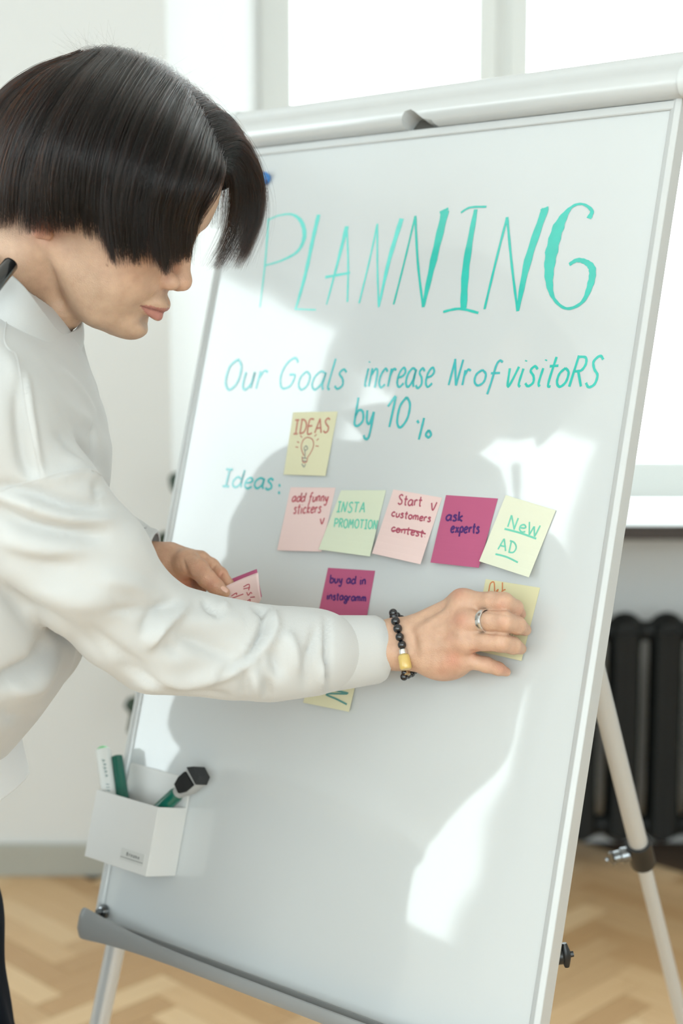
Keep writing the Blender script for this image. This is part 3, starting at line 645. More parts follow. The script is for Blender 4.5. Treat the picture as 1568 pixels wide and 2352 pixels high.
# ------------------------------------------------------------------ SDF sculpting: smooth unions on a grid, then surface nets
class Field:
    def __init__(s, lo, hi, h):
        s.lo = np.array(lo, np.float32); s.h = h; s.n = (np.ceil((np.array(hi)-s.lo)/h).astype(int)+1)
        s.D = np.full(tuple(s.n), .08, np.float32)
    def _sl(s, lo, hi, m):
        a = np.clip(np.floor((np.array(lo)-m-s.lo)/s.h).astype(int), 0, s.n-1); b = np.clip(np.ceil((np.array(hi)+m-s.lo)/s.h).astype(int)+1, 1, s.n)
        if (b <= a).any(): return None, None
        ax = [s.lo[i]+s.h*np.arange(a[i], b[i], dtype=np.float32) for i in range(3)]
        return tuple(slice(a[i], b[i]) for i in range(3)), np.meshgrid(*ax, indexing='ij', sparse=True)
    def comb(s, sl, d, k, op):
        A = s.D[sl]
        if op == 'u':
            h = np.maximum(k-np.abs(A-d), 0)/k; s.D[sl] = np.minimum(A, d)-h*h*k*.25
        else:
            h = np.maximum(k-np.abs(A+d), 0)/k; s.D[sl] = np.maximum(A, -d)+h*h*k*.25
    def cap(s, a, b, ra, rb=None, k=.01, op='u'):
        a = np.array(a, np.float32); b = np.array(b, np.float32); rb = ra if rb is None else rb; r = max(ra, rb)
        sl, g = s._sl(np.minimum(a, b)-r, np.maximum(a, b)+r, k+.012)
        if sl is None: return
        d = b-a; L2 = float(d@d)+1e-12
        px, py, pz = g[0]-a[0], g[1]-a[1], g[2]-a[2]
        t = np.clip((px*d[0]+py*d[1]+pz*d[2])/L2, 0, 1)
        dist = np.sqrt((px-t*d[0])**2+(py-t*d[1])**2+(pz-t*d[2])**2)-(ra+(rb-ra)*t)
        s.comb(sl, dist, k, op)
    def ell(s, c, r, ax=None, k=.01, op='u'):
        c = np.array(c, np.float32); r = np.array(r, np.float32); R = float(r.max())
        sl, g = s._sl(c-R, c+R, k+.012)
        if sl is None: return
        p = [g[i]-c[i] for i in range(3)]
        ax = np.eye(3) if ax is None else np.array([list(a) for a in ax])
        q = [(p[0]*ax[i][0]+p[1]*ax[i][1]+p[2]*ax[i][2]) for i in range(3)]
        k0 = np.sqrt(sum((q[i]/r[i])**2 for i in range(3))); k1 = np.sqrt(sum((q[i]/r[i]**2)**2 for i in range(3)))+1e-6
        s.comb(sl, (k0*(k0-1)/k1).astype(np.float32), k, op)
    def chain(s, pts, rs, k=.01):
        for i in range(len(pts)-1): s.cap(pts[i], pts[i+1], rs[i], rs[i+1], k)
    def surf(s):
        D = s.D; I = D < 0; nx, ny, nz = D.shape
        cnt = np.zeros((nx-1, ny-1, nz-1), np.int8)
        for a in (0, 1):
            for b in (0, 1):
                for c in (0, 1): cnt += I[a:nx-1+a, b:ny-1+b, c:nz-1+c]
        act = (cnt > 0) & (cnt < 8); idx = np.argwhere(act); m = len(idx)
        ids = np.full(act.shape, -1, np.int32); ids[act] = np.arange(m)
        acc = np.zeros((m, 3)); num = np.zeros(m)
        i, j, k = idx.T
        cor = [(a, b, c) for a in (0, 1) for b in (0, 1) for c in (0, 1)]
        for p in cor:
            for ax in range(3):
                if p[ax]: continue
                q = list(p); q[ax] = 1
                d0 = D[i+p[0], j+p[1], k+p[2]]; d1 = D[i+q[0], j+q[1], k+q[2]]
                x = (d0 < 0) != (d1 < 0); t = np.where(x, d0/np.where(x, d0-d1, 1), 0)
                pt = np.repeat(np.array([p], float), m, 0); pt[:, ax] += t
                acc += pt*x[:, None]; num += x
        V = (idx+acc/num[:, None])*s.h+s.lo; F = []
        for ax in range(3):
            o1, o2 = (ax+1) % 3, (ax+2) % 3
            sa = [slice(None)]*3; sb = [slice(None)]*3; sa[ax] = slice(0, -1); sb[ax] = slice(1, None)
            ch = I[tuple(sa)] != I[tuple(sb)]; e = np.argwhere(ch)
            ok = (e[:, o1] > 0) & (e[:, o2] > 0) & (e[:, o1] < D.shape[o1]-1) & (e[:, o2] < D.shape[o2]-1); e = e[ok]
            ins = I[e[:, 0], e[:, 1], e[:, 2]]
            def g(d1, d2):
                f_ = e.copy(); f_[:, o1] -= d1; f_[:, o2] -= d2; return ids[f_[:, 0], f_[:, 1], f_[:, 2]]
            q = np.stack([g(1, 1), g(0, 1), g(0, 0), g(1, 0)], 1); q[~ins] = q[~ins][:, ::-1]; F.append(q)
        return V, np.concatenate(F)
def smooth_v(V, F, it=4, lam=.5, mu=-.52):
    E = np.concatenate([F[:, [0, 1]], F[:, [1, 2]], F[:, [2, 3]], F[:, [3, 0]]]); E = np.concatenate([E, E[:, ::-1]]); n = len(V)
    dg_ = np.bincount(E[:, 0], minlength=n).astype(float); dg_[dg_ == 0] = 1
    for q in range(it):
        for l in (lam, mu):
            A = np.stack([np.bincount(E[:, 0], weights=V[E[:, 1], c_], minlength=n) for c_ in range(3)], 1)/dg_[:, None]
            V = V+l*(A-V)
    return V
def vnorm(V, F):
    n = np.cross(V[F[:, 2]]-V[F[:, 0]], V[F[:, 3]]-V[F[:, 1]]); out_ = np.zeros_like(V)
    for c_ in range(4):
        for a_ in range(3): out_[:, a_] += np.bincount(F[:, c_], weights=n[:, a_], minlength=len(V))
    return out_/(np.linalg.norm(out_, axis=1, keepdims=True)+1e-12)
def np_mesh(name, V, F, m, parent, col=None):
    me = bpy.data.meshes.new(name); nV, nF = len(V), len(F)
    me.vertices.add(nV); me.vertices.foreach_set('co', np.asarray(V, np.float32).ravel())
    me.loops.add(nF*4); me.loops.foreach_set('vertex_index', np.asarray(F, np.int32).ravel())
    me.polygons.add(nF); me.polygons.foreach_set('loop_start', np.arange(0, nF*4, 4, dtype=np.int32)); me.update(calc_edges=True)
    if col is not None:
        a = me.color_attributes.new('tint', 'FLOAT_COLOR', 'POINT'); a.data.foreach_set('color', np.asarray(np.hstack([col, np.ones((nV, 1))]), np.float32).ravel())
    return link(name, me, m, parent, True)
AMP = [1.0]
def folds(V, Nn, lst, face=True):
    """ridges (+) and furrows (-) of cloth or skin: (points in photo pixels, width px, height m)"""
    p = proj(V); view = np.array([0, 0, CAMZ])-V; view /= np.linalg.norm(view, axis=1, keepdims=True)
    fac = np.clip((np.sum(Nn*view, 1)-.02)/.28, 0, 1); out_ = np.zeros(len(V))
    for pts, wd, amp in lst:
        q = np.array([(a[0], a[1]) for a in (crom([(x, y, 0) for x, y in pts], 5) if len(pts) > 1 else pts)]); best = np.full(len(V), 1e9); tt = np.zeros(len(V)); lo = q.min(0)-wd*3; hi = q.max(0)+wd*3
        sel = np.where((p > lo).all(1) & (p < hi).all(1) & (fac > 0))[0]
        if not len(sel): continue
        ps = p[sel]; b_ = np.full(len(sel), 1e9); tb = np.zeros(len(sel)); m = max(1, len(q)-1)
        for i in range(m):
            a = q[i]; d = (q[i+1]-a) if len(q) > 1 else np.zeros(2); L = d@d+1e-9
            t = np.clip(((ps-a)@d)/L, 0, 1); r = np.linalg.norm(ps-a-t[:, None]*d, axis=1); u = r < b_; b_[u] = r[u]; tb[u] = (i+t[u])/m
        env = np.ones(len(sel)) if len(q) == 1 else np.sin(np.pi*np.clip(tb*.92+.04, 0, 1))**.6
        out_[sel] += AMP[0]*amp*np.exp(-(b_/wd)**2)*env*fac[sel]
    return V+Nn*out_[:, None]

# ------------------------------------------------------------------ THE MAN
FR = Vector((-.50, 1.44, 0))
man = thing('person', 'dark-haired man in a white sweatshirt bending to press a sticky note on the whiteboard', 'person', FR)
def skin_mat():
    m = bpy.data.materials.new('skin'); m.use_nodes = True; nt = m.node_tree; b = nt.nodes['Principled BSDF']
    at = nt.nodes.new('ShaderNodeAttribute'); at.attribute_name = 'tint'
    n = nt.nodes.new('ShaderNodeTexNoise'); n.inputs['Scale'].default_value = 90; n.inputs['Detail'].default_value = 5
    tc = nt.nodes.new('ShaderNodeTexCoord'); nt.links.new(tc.outputs['Object'], n.inputs['Vector'])
    mx = nt.nodes.new('ShaderNodeMix'); mx.data_type = 'RGBA'; mx.blend_type = 'MULTIPLY'; mx.inputs['Factor'].default_value = .35
    cr = nt.nodes.new('ShaderNodeValToRGB'); cr.color_ramp.elements[0].color = (.72, .62, .58, 1); cr.color_ramp.elements[1].color = (1.15, 1.12, 1.1, 1); cr.color_ramp.elements[0].position = .3; cr.color_ramp.elements[1].position = .7
    nt.links.new(n.outputs['Fac'], cr.inputs[0]); nt.links.new(at.outputs['Color'], mx.inputs['A']); nt.links.new(cr.outputs[0], mx.inputs['B']); nt.links.new(mx.outputs['Result'], b.inputs['Base Color'])
    b.inputs['Roughness'].default_value = .48; b.inputs['Specular IOR Level'].default_value = .4
    b.inputs['Subsurface Weight'].default_value = .25; b.inputs['Subsurface Radius'].default_value = (.010, .004, .002); b.inputs['Subsurface Scale'].default_value = 1
    bp = nt.nodes.new('ShaderNodeBump'); bp.inputs['Distance'].default_value = .00025; n2 = nt.nodes.new('ShaderNodeTexVoronoi'); n2.inputs['Scale'].default_value = 700
    nt.links.new(tc.outputs['Object'], n2.inputs['Vector']); nt.links.new(n2.outputs['Distance'], bp.inputs['Height']); nt.links.new(bp.outputs[0], b.inputs['Normal'])
    return m
skin = skin_mat()
SK = np.array(srgb(206, 172, 146)); SKR = np.array(srgb(198, 138, 120)); LIP = np.array(srgb(178, 118, 110)); DARK = np.array(srgb(150, 118, 96))
# head frame
HS = 1.0; HY = 1.49; HP = math.radians(27); HYAW = math.radians(9)
Hf = Vector((math.cos(HP)*math.cos(HYAW), -math.cos(HP)*math.sin(HYAW), -math.sin(HP)))
Hl = Vector((0, 0, 1)).cross(Hf).normalized(); Hu = Hf.cross(Hl).normalized()
H0 = P(244, 459, HY)
def HW_(x, y, z): return H0+(Hf*x+Hl*y+Hu*z)*HS
def head():
    h = .0016
    F = Field((-.115, -.095, -.19), (.135, .095, .135), h)
    # polar stack: front, back, half width, per height
    z = np.array([-.125, -.118, -.110, -.100, -.085, -.070, -.058, -.045, -.025, -.005, .010, .025, .045, .065, .085, .100, .112, .120])
    xf = np.array([.050, .071, .084, .089, .0865, .0915, .0975, .0975, .0900, .0880, .0920, .0975, .0970, .0930, .0820, .066, .044, .010])
    xb = np.array([.040, .026, .010, -.004, -.018, -.030, -.040, -.052, -.078, -.092, -.097, -.099, -.098, -.093, -.082, -.066, -.046, -.012])
    hw = np.array([.010, .026, .036, .043, .050, .0555, .060, .0635, .0690, .0715, .0725, .0735, .0740, .0720, .065, .054, .038, .012])
    ax = [F.lo[i]+F.h*np.arange(F.n[i]) for i in range(3)]
    X, Y, Z = np.meshgrid(*ax, indexing='ij', sparse=True); zz = ax[2]
    def sm(v):
        f_ = np.interp(zz, z, v); k = np.ones(9)/9; return np.convolve(np.pad(f_, 4, 'edge'), k, 'valid')
    XF, XB, HWd = [sm(v)[None, None, :] for v in (xf, xb, hw)]
    xc = XF*.35+XB*.65*.4; xc = np.minimum(xc, XF-.02)
    A = np.where(X > xc, (X-xc)/(XF-xc), (xc-X)/np.maximum(xc-XB, .02))
    Bq = np.abs(Y)/HWd
    pw = 2.25
    g = (np.abs(A)**pw+Bq**pw)**(1/pw)-1
    d = (g*np.minimum(HWd, (XF-XB)*.5)).astype(np.float32)
    zt, zb = .118, -.120
    d = np.maximum(d, np.maximum(Z-zt, zb-Z).astype(np.float32)); F.D = np.minimum(F.D, d)
    E = F.ell; Cp = F.cap
    E((.0, 0, .038), (.098, .074, .082), k=.03)                      # cranium
    E((.078, 0, -.101), (.017, .020, .0155), k=.018)                   # chin
    for s in (-1, 1):
        E((.056, s*.046, -.028), (.028, .020, .020), k=.025)         # cheek bone
        E((.055, s*.034, -.068), (.026, .022, .026), k=.02)          # cheek
        Cp((-.012, s*.056, -.058), (.050, s*.030, -.105), .010, .010, .02)   # jaw line
        E((.100, s*.032, .004), (.016, .019, .012), k=.012, op='s')     # eye socket
        E((.0765, s*.031, .000), (.0135, .0155, .0125), k=.006)            # lids
        Cp((.0895, s*.014, .023), (.081, s*.046, .024), .008, .006, .01)      # brow
        pass
    # nose
    Cp((.090, 0, .012), (.1060, 0, -.034), .0065, .0080, .010)
    E((.1075, 0, -.0385), (.0110, .0110, .0100), k=.007)
    for s in (-1, 1):
        E((.0985, s*.0140, -.0430), (.0128, .0082, .0092), k=.0030)    # wing
        E((.1045, s*.0072, -.0525), (.0065, .0038, .0042), k=.002, op='s') # nostril
    # mouth
    E((.0975, 0, -.0680), (.0095, .0180, .0085), k=.008)
    for s in (-1, 1):
        Cp((.1015, s*.0035, -.0700), (.0850, s*.0245, -.0765), .0050, .0025, .004)
    Cp((.0985, -.0, -.0815), (.0985, .0, -.0815), .0062, .0062, .005)
    for s in (-1, 1): Cp((.0985, s*.002, -.0820), (.0845, s*.0215, -.0785), .0060, .0028, .004)
    for s in (-1, 1): Cp((.1085, 0, -.0757), (.0875, s*.0262, -.0775), .0012, .0011, .0015, 's')
    Cp((.1045, 0, -.056), (.1035, 0, -.064), .0022, .0022, .004, 's')   # philtrum
    E((.0960, 0, -.0925), (.0085, .018, .0042), k=.008, op='s')          # fold under lip
    # ears
    for s in (-1, 1):
        yy = s*.0735
        ring = [(-.012, yy, -.040), (-.006, yy, -.030), (-.004, yy, -.012)]
        ES = (-.008, 0, -.019)
        pts = [(.000, yy, .012), (-.010, yy+s*.008, .026), (-.026, yy+s*.012, .022), (-.032, yy+s*.012, .004), (-.024, yy+s*.009, -.018), (-.014, yy+s*.004, -.034), (-.006, yy, -.034)]
        pts = [tuple(np.array(p)+np.array(ES)) for p in pts]; F.chain(pts, [.004, .0042, .0042, .0042, .0045, .0065, .005], .003)
        E((-.024, yy+s*.003, -.021), (.014, .004, .024), k=.006)
        E((-.018, yy+s*.008, -.021), (.006, .005, .009), k=.004, op='s')
    # neck, in the same surface
    nk = [(-.030, 0, -.03), (-.050, 0, -.085), (-.078, 0, -.15), (-.10, 0, -.2)]
    F.chain(nk, [.058, .056, .058, .064], .012)
    for s in (-1, 1): Cp((-.028, s*.050, -.035), (-.055, s*.026, -.17), .016, .016, .02)
    E((-.012, 0, -.105), (.022, .018, .030), k=.025)
    Cp((-.012, 0, -.095), (.006, 0, -.128), .016, .015, .016); Cp((.006, 0, -.128), (-.020, 0, -.175), .015, .030, .02)
    V, Q = F.surf(); V = smooth_v(V, Q, 3)
    x, y, z_ = V.T; col = np.tile(SK, (len(V), 1))
    def blend(wt, c): nonlocal col; col = col*(1-wt[:, None])+c*wt[:, None]
    gq = lambda cx, cy_, cz, r: np.exp(-(((x-cx)**2+(np.abs(y)-cy_)**2+(z_-cz)**2)/r**2))
    blend(gq(.07, .045, -.03, .03)*.25, SKR); blend(gq(.105, .0, -.04, .016)*.35, SKR); blend(gq(.095, .014, -.045, .010)*.35, SKR)
    blend(gq(-.024, .082, -.045, .022)*.85, SKR)
    blend(np.clip((-.058-z_)/.02, 0, 1)*np.clip((x-.0)/.03, 0, 1)*.22, np.array(srgb(150, 130, 108)))   # shaved beard
    blend(np.exp(-((z_+.062)/.006)**2)*(x > .08)*(np.abs(y) < .022)*.30, np.array(srgb(140, 122, 108)))
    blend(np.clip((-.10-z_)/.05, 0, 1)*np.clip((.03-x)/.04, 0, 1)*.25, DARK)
    # lips
    ay = np.abs(y); half = .0262
    mz = -.0757-.0018*(ay/half)                            # mouth line
    up = (z_ > mz) & (z_ < mz+.0068*(1-(ay/half)**1.6)+.0004); lo = (z_ <= mz) & (z_ > mz-.0098*(1-(ay/half)**2))
    lipm = ((up | lo) & (ay < half) & (x > .078)).astype(float)
    blend(lipm*.85, LIP)
    blend(np.exp(-((z_-mz)/.0008)**2)*(ay < half)*(x > .08)*.7, np.array(srgb(110, 60, 55)))
    blend(np.exp(-(((x-.045)**2+(y+.060)**2+(z_+.058)**2)/.0012**2))*.8, np.array(srgb(110, 70, 50)))
    for (cx, cz) in ((.052, -.045), (.050, -.053)):
        blend(np.exp(-(((x-cx)**2+(z_-cz)**2)/.0011**2))*(y < -.03)*.8, np.array(srgb(120, 75, 55)))
    # brows
    for s in (-1, 1):
        u = np.clip((ay-.012)/.038, 0, 1); cz = .0235+.004*np.sin(u*2.6)
        blend(np.exp(-((z_-cz)/.0035)**2)*(ay > .011)*(ay < .052)*(x > .06)*.4, np.array((.02, .015, .012)))
    # scalp
    R = np.array([list(Hf), list(Hl), list(Hu)])
    return V, Q, np.array(H0)+(V*HS)@R, col, R
hv_, hq, hW, hcol, HR = head()
# eyes
# ---- right hand (back of the hand towards us)
def c2(x, y, dl): return PB(820+x/3.267, 1300+y/3.267, dl)
def hand_right():
    F = Field((-.13, 1.28, .98), (.24, 1.64, 1.18), .0016)
    m = lambda px, p: pm(px, p.y)
    def ch(pts, k=.0024):
        pp = [c2(x, y, d) for x, y, d, r in pts]; rs = [pm(r/3.267, p.y) for p, (_, _, _, r) in zip(pp, pts)]; F.chain(pp, rs, k); return pp
    ch([(780, 268, .052, 74), (1010, 266, .056, 75), (1100, 272, .054, 76), (1180, 318, .034, 68), (1222, 360, .019, 46)])      # index
    ch([(800, 425, .060, 78), (1000, 412, .063, 76), (1105, 416, .060, 79), (1200, 446, .038, 70), (1262, 480, .018, 46)])      # middle
    ch([(780, 575, .058, 74), (960, 568, .060, 70), (1080, 572, .055, 76), (1170, 598, .035, 66), (1228, 622, .017, 44)])        # ring
    ch([(740, 715, .050, 68), (880, 720, .046, 58), (970, 742, .040, 60), (1060, 772, .026, 52), (1118, 795, .014, 36)])         # little
    # back of the hand
    wr = [(300, 500), (300, 590), (300, 690)]
    for (kx, ky, kd, kr, wy, wr_) in [(780, 268, .050, 70, 480, 84), (800, 425, .057, 74, 550, 88), (780, 575, .055, 72, 620, 88), (740, 712, .048, 66, 690, 82)]:
        F.cap(c2(kx, ky, kd), c2(360, wy, .060), pm(kr/3.267, 1.45), pm(wr_/3.267, 1.48), .014)
    for (kx, ky, kd, kr) in [(790, 262, .062, .009), (815, 418, .070, .009), (790, 565, .067, .009), (745, 690, .056, .008)]:
        F.ell(c2(kx, ky, kd), (kr, kr, kr), k=.014)
    F.ell(c2(650, 690, .045), (.030, .022, .024), k=.015)
    # wrist and forearm, running on into the sleeve
    F.chain([c2(390, 520, .060), c2(260, 540, .062), c2(60, 560, .066), c2(-200, 570, .07)], [pm(104/3.267, 1.48), pm(128/3.267, 1.49), pm(124/3.267, 1.49), pm(130/3.267, 1.49)], .012)
    F.chain([c2(390, 650, .060), c2(260, 640, .062), c2(60, 640, .066), c2(-200, 640, .07)], [pm(104/3.267, 1.48), pm(122/3.267, 1.49), pm(124/3.267, 1.49), pm(130/3.267, 1.49)], .012)
    F.ell(c2(215, 640, .078), (.012, .012, .012), k=.012)
    # thumb behind the index finger
    ch([(440, 430, .050, 66), (640, 350, .028, 62), (860, 330, .016, 50), (1010, 345, .012, 40), (1080, 350, .011, 32)])
    # tendons, furrows
    for (a, b_) in [((720, 330), (480, 480)), ((720, 450), (500, 540)), ((700, 590), (520, 610))]:
        F.cap(c2(*a, .069), c2(*b_, .074), .0042, .003, .010)
    V, Q = F.surf(); V = smooth_v(V, Q, 3)
    Nn = vnorm(V, Q)
    f3 = lambda l: [(820+x/3.267, 1300+y/3.267) for x, y in l]
    V = folds(V, Nn, [(f3([(430, 540), (435, 600)]), 5, -.0012), (f3([(700, 540), (760, 520)]), 7, -.0014), (f3([(880, 330), (1240, 380)]), 3, -.0012), (f3([(870, 490), (1250, 530)]), 3, -.0012), (f3([(860, 640), (930, 660)]), 4, -.002),
      (f3([(1085, 360), (1095, 385)]), 3, -.0006), (f3([(1075, 250), (1080, 300)]), 4, -.0005), (f3([(1100, 390), (1105, 440)]), 4, -.0005), (f3([(1075, 550), (1080, 600)]), 4, -.0005)])
    p = (proj(V)-np.array([820, 1300]))*3.267; col = np.tile(np.array(srgb(200, 164, 140)), (len(V), 1))
    for cx, cy_, r, a in [(770, 400, 70, .55), (760, 200, 60, .45), (1075, 300, 50, .4), (720, 700, 75, .65), (700, 540, 50, .3), (1090, 420, 35, .25), (880, 650, 45, .5), (1080, 750, 50, .45), (1230, 360, 45, .35), (1130, 780, 35, .4), (640, 780, 60, .3), (1000, 690, 60, .25)]:
        wt = a*.7*np.exp(-((p[:, 0]-cx)**2+(p[:, 1]-cy_)**2)/r**2); col = col*(1-wt[:, None])+np.array(srgb(196, 122, 102))*wt[:, None]
    for y_ in ((890, 340, 1230, 385), (880, 495, 1230, 520)):
        pass
    return V, Q, col
# ---- left hand, palm and thumb towards us, pinching two notes
def c6(x, y, Y): return P(300+x/4.356, 1200+y/4.356, Y)
def hand_left():
    F = Field((-.31, 1.46, 1.03), (-.06, 1.68, 1.21), .0015)
    s = lambda r: pm(r/4.356, 1.56)
    def ch(pts, k=.005): F.chain([c6(x, y, Y) for x, y, Y, r in pts], [s(r) for *_, r in pts], k)
    ch([(560, 400, 1.560, 130), (680, 470, 1.545, 100), (760, 560, 1.536, 88), (850, 640, 1.532, 76), (945, 700, 1.530, 50)])             # thumb
    ch([(430, 340, 1.59, 120), (700, 370, 1.585, 85), (810, 435, 1.578, 75), (900, 520, 1.565, 68), (985, 610, 1.552, 50)], .004)               # index
    ch([(420, 420, 1.60, 120), (700, 450, 1.602, 75), (790, 540, 1.60, 66), (840, 640, 1.585, 60), (870, 720, 1.575, 46)], .004)    # middle, behind
    ch([(420, 520, 1.60, 100), (620, 560, 1.60, 66), (700, 640, 1.59, 60), (700, 730, 1.575, 52)], .004)
    ch([(400, 580, 1.59, 90), (540, 650, 1.59, 58), (600, 720, 1.58, 52), (590, 780, 1.57, 46)], .004)
    F.chain([c6(560, 420, 1.57), c6(360, 360, 1.58), c6(200, 330, 1.585), c6(0, 300, 1.59), c6(-150, 280, 1.59)], [s(130), s(135), s(120), s(120), s(120)], .012)
    F.chain([c6(520, 560, 1.58), c6(360, 440, 1.58), c6(200, 400, 1.585), c6(0, 370, 1.59)], [s(90), s(125), s(110), s(115)], .012)
    V, Q = F.surf(); V = smooth_v(V, Q, 3); Nn = vnorm(V, Q)
    f3 = lambda l: [(300+x/4.356, 1200+y/4.356) for x, y in l]
    V = folds(V, Nn, [(f3([(525, 370), (560, 500), (640, 600)]), 4, -.0022), (f3([(480, 380), (500, 480)]), 3, -.0006), (f3([(860, 400), (800, 480)]), 2.5, -.0016), (f3([(925, 490), (880, 560)]), 2.5, -.0016), (f3([(640, 600), (740, 700)]), 5, -.002), (f3([(450, 600), (600, 600)]), 6, -.002)])
    p = (proj(V)-np.array([300, 1200]))*4.356; col = np.tile(np.array(srgb(196, 156, 130)), (len(V), 1))
    for cx, cy_, r, a in [(800, 620, 80, .35), (900, 520, 60, .3), (550, 620, 110, .5), (700, 450, 80, .15)]:
        wt = a*np.exp(-((p[:, 0]-cx)**2+(p[:, 1]-cy_)**2)/r**2); col = col*(1-wt[:, None])+np.array(srgb(188, 112, 92))*wt[:, None]
    return V, Q, col
rv, rq, rcol = hand_right(); lv, lq, lcol = hand_left()
# ---- the arms' axes, shared by body and sleeve : px, py, radius px, Y
SLV = [(-45, 965, 150, 1.29), (85, 1180, 163, 1.315), (190, 1298, 156, 1.335), (283, 1405, 127, 1.36), (362, 1462, 122, 1.38), (450, 1478, 112, 1.40), (535, 1494, 109, 1.415), (620, 1504, 104, 1.43), (690, 1502, 99, 1.445), (738, 1500, 93, 1.46), (775, 1502, 78, 1.47)]
def SP(e): return P(e[0], e[1], e[3]), pm(e[2], e[3])
HIP = Vector((-.55, 1.45, .93))
def body_core():
    F = Field((-.78, 1.05, .0), (.12, 1.80, 1.6), .009)
    Cp = F.cap
    nb = HW_(-.09, 0, -.18)
    chest = P(-75, 1000, 1.46); belly = Vector((-.49, 1.455, 1.08))
    for dy in (-.09, 0, .09):
        o = Vector((0, dy, 0)); Cp(chest+o*1.0, belly+o*.8, .095, .09, .04); Cp(belly+o*.8, HIP+o*.7, .09, .10, .04)
    Cp(nb, chest+Vector((0, 0, .08)), .055, .06, .04)
    sh = SP(SLV[0])[0]; shl = P(0, 930, 1.62)
    Cp(chest+Vector((0, 0, .06)), sh, .06, .052, .04); Cp(chest+Vector((0, 0, .06)), shl, .06, .05, .04)
    el = SP(SLV[4])[0]; wr = c2(-150, 600, .07); Cp(sh, el, .050, .038, .02); Cp(el, wr, .038, .028, .02)
    ell_ = P(120, 1330, 1.64); Cp(shl, ell_, .047, .037, .02); Cp(ell_, c6(-50, 320, 1.59), .036, .026, .02)
    for hy, kn, an in LEGS:
        Cp(HIP+Vector((0, hy, -.03)), kn, .082, .055, .03); Cp(kn, an, .055, .036, .02)
    V, Q = F.surf(); V = smooth_v(V, Q, 2); return V, Q, np.tile(SK, (len(V), 1))
LEGS = [(-.09, Vector((-.43, 1.33, .50)), Vector((-.54, 1.33, .09))), (.09, Vector((-.455, 1.57, .50)), Vector((-.60, 1.59, .09)))]
cv, cq, ccol = body_core()
Vs = [hW, rv, lv, cv]; Qs = [hq, rq, lq, cq]; Cs = [hcol, rcol, lcol, ccol]; off = 0; QQ = []
for v_, q_ in zip(Vs, Qs): QQ.append(q_+off); off += len(v_)
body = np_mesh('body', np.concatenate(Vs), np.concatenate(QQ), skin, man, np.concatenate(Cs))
# nails
nail_m = mat('finger nail', srgb(222, 178, 158), .25, spec=.5, noise=.05, nscale=100)
def bvh_of(V, Q): return BVHTree.FromPolygons([tuple(v) for v in V], [tuple(int(i) for i in f_) for f_ in Q])
lb = bvh_of(lv, lq)
V = []; F_ = []; c0 = np.array([940, 672.]); a0 = np.array([.80, .60]); b0_ = np.array([-.60, .80]); nn = 10
ok = True; grid = {}
for i in range(nn+1):
    for j in range(nn+1):
        u, v = (i/nn-.5)*2, (j/nn-.5)*2
        uu = u*math.sqrt(1-v*v*.45); vv = v*math.sqrt(1-u*u*.45)
        q = c0+a0*uu*46+b0_*vv*26; d = (c6(q[0], q[1], 1.5)-CAM).normalized(); hit = lb.ray_cast(CAM, d)
        if hit[0] is None: ok = False; break
        e_ = max(abs(u), abs(v)); V.append(hit[0]-d*(.0006 if e_ < .95 else -.0002))
    if not ok: break
if ok:
    F_ = [(i*(nn+1)+j, (i+1)*(nn+1)+j, (i+1)*(nn+1)+j+1, i*(nn+1)+j+1) for i in range(nn) for j in range(nn)]
    mesh('thumb_nail', V, F_, nail_m, man, True)
for s in (-1, 1):
    c = HW_(.0690, s*.031, .000)
    MB().ball(c, .0100*HS, 20).build('eye', mat('eye white', (.7, .68, .65), .2, coat=1, noise=.05, nscale=100), man, True)
# ring on the middle finger
rc_ = c2(955, 412, .0625); rd = (c2(1010, 412, .063)-c2(900, 418, .061)).normalized(); rr_ = pm(78/3.267, rc_.y)+.0006
pr_ = [(-.0032, 0), (-.0028, .0012), (0, .0018), (.0028, .0012), (.0032, 0), (.0025, -.0006), (-.0025, -.0006)]
mb = MB(); n = 48; a_ = rd.cross(Vector((0, 0, 1))).normalized(); b2_ = rd.cross(a_)
V = []; F_ = []
for k in range(n):
    th = 2*math.pi*k/n; dr = a_*math.cos(th)+b2_*math.sin(th)
    for (p_, q_) in pr_: V.append(rc_+rd*p_+dr*(rr_+q_))
kk = len(pr_)
for k in range(n):
    for j in range(kk): F_.append((k*kk+j, k*kk+(j+1) % kk, ((k+1) % n)*kk+(j+1) % kk, ((k+1) % n)*kk+j))
tag(MB().add(V, F_).build('ring', silver, man, True), 'plain silver ring on the middle finger')
# bead bracelet
rbv = bvh_of(rv, rq)
br = bpy.data.objects.new('bracelet', None); br.location = (0, 0, 0); C.objects.link(br); br.parent = man; br.matrix_parent_inverse = Matrix.Translation(-FR); br['label'] = 'black bead bracelet with one cream stone bead'
bead_m = mat('polished black bead', (.006, .007, .010), .22, coat=.6, noise=.2, nscale=100); cream = mat('cream stone bead', srgb(214, 190, 116), .3, coat=.4, col2=srgb(196, 160, 84), nscale=150)
bc = c2(295, 600, .062); top, bot = c2(262, 350, .060), c2(352, 830, .060); half = (bot-top)/2; cen = (top+bot)/2
fr1 = half.normalized(); axd = (c2(500, 560, .06)-c2(100, 600, .06)).normalized(); out_d = fr1.cross(axd).normalized(); out_d = out_d if out_d.y < 0 else -out_d
ra_, rb_ = half.length-.002, .034; spec_b = []
def el_pt(th): return cen-fr1*math.cos(th)*ra_+out_d*math.sin(th)*rb_
vis = [((270, 352), 'b', 33), ((275, 378), 'b', 34), ((287, 414), 'b', 35), ((304, 470), 'b', 35), ((319, 533), 'b', 34), ((336, 592), 'b', 34), ((343, 646), 's', 28), ((357, 722), 'c', 52), ((366, 803), 'g', 30), ((352, 832), 'b', 30)]
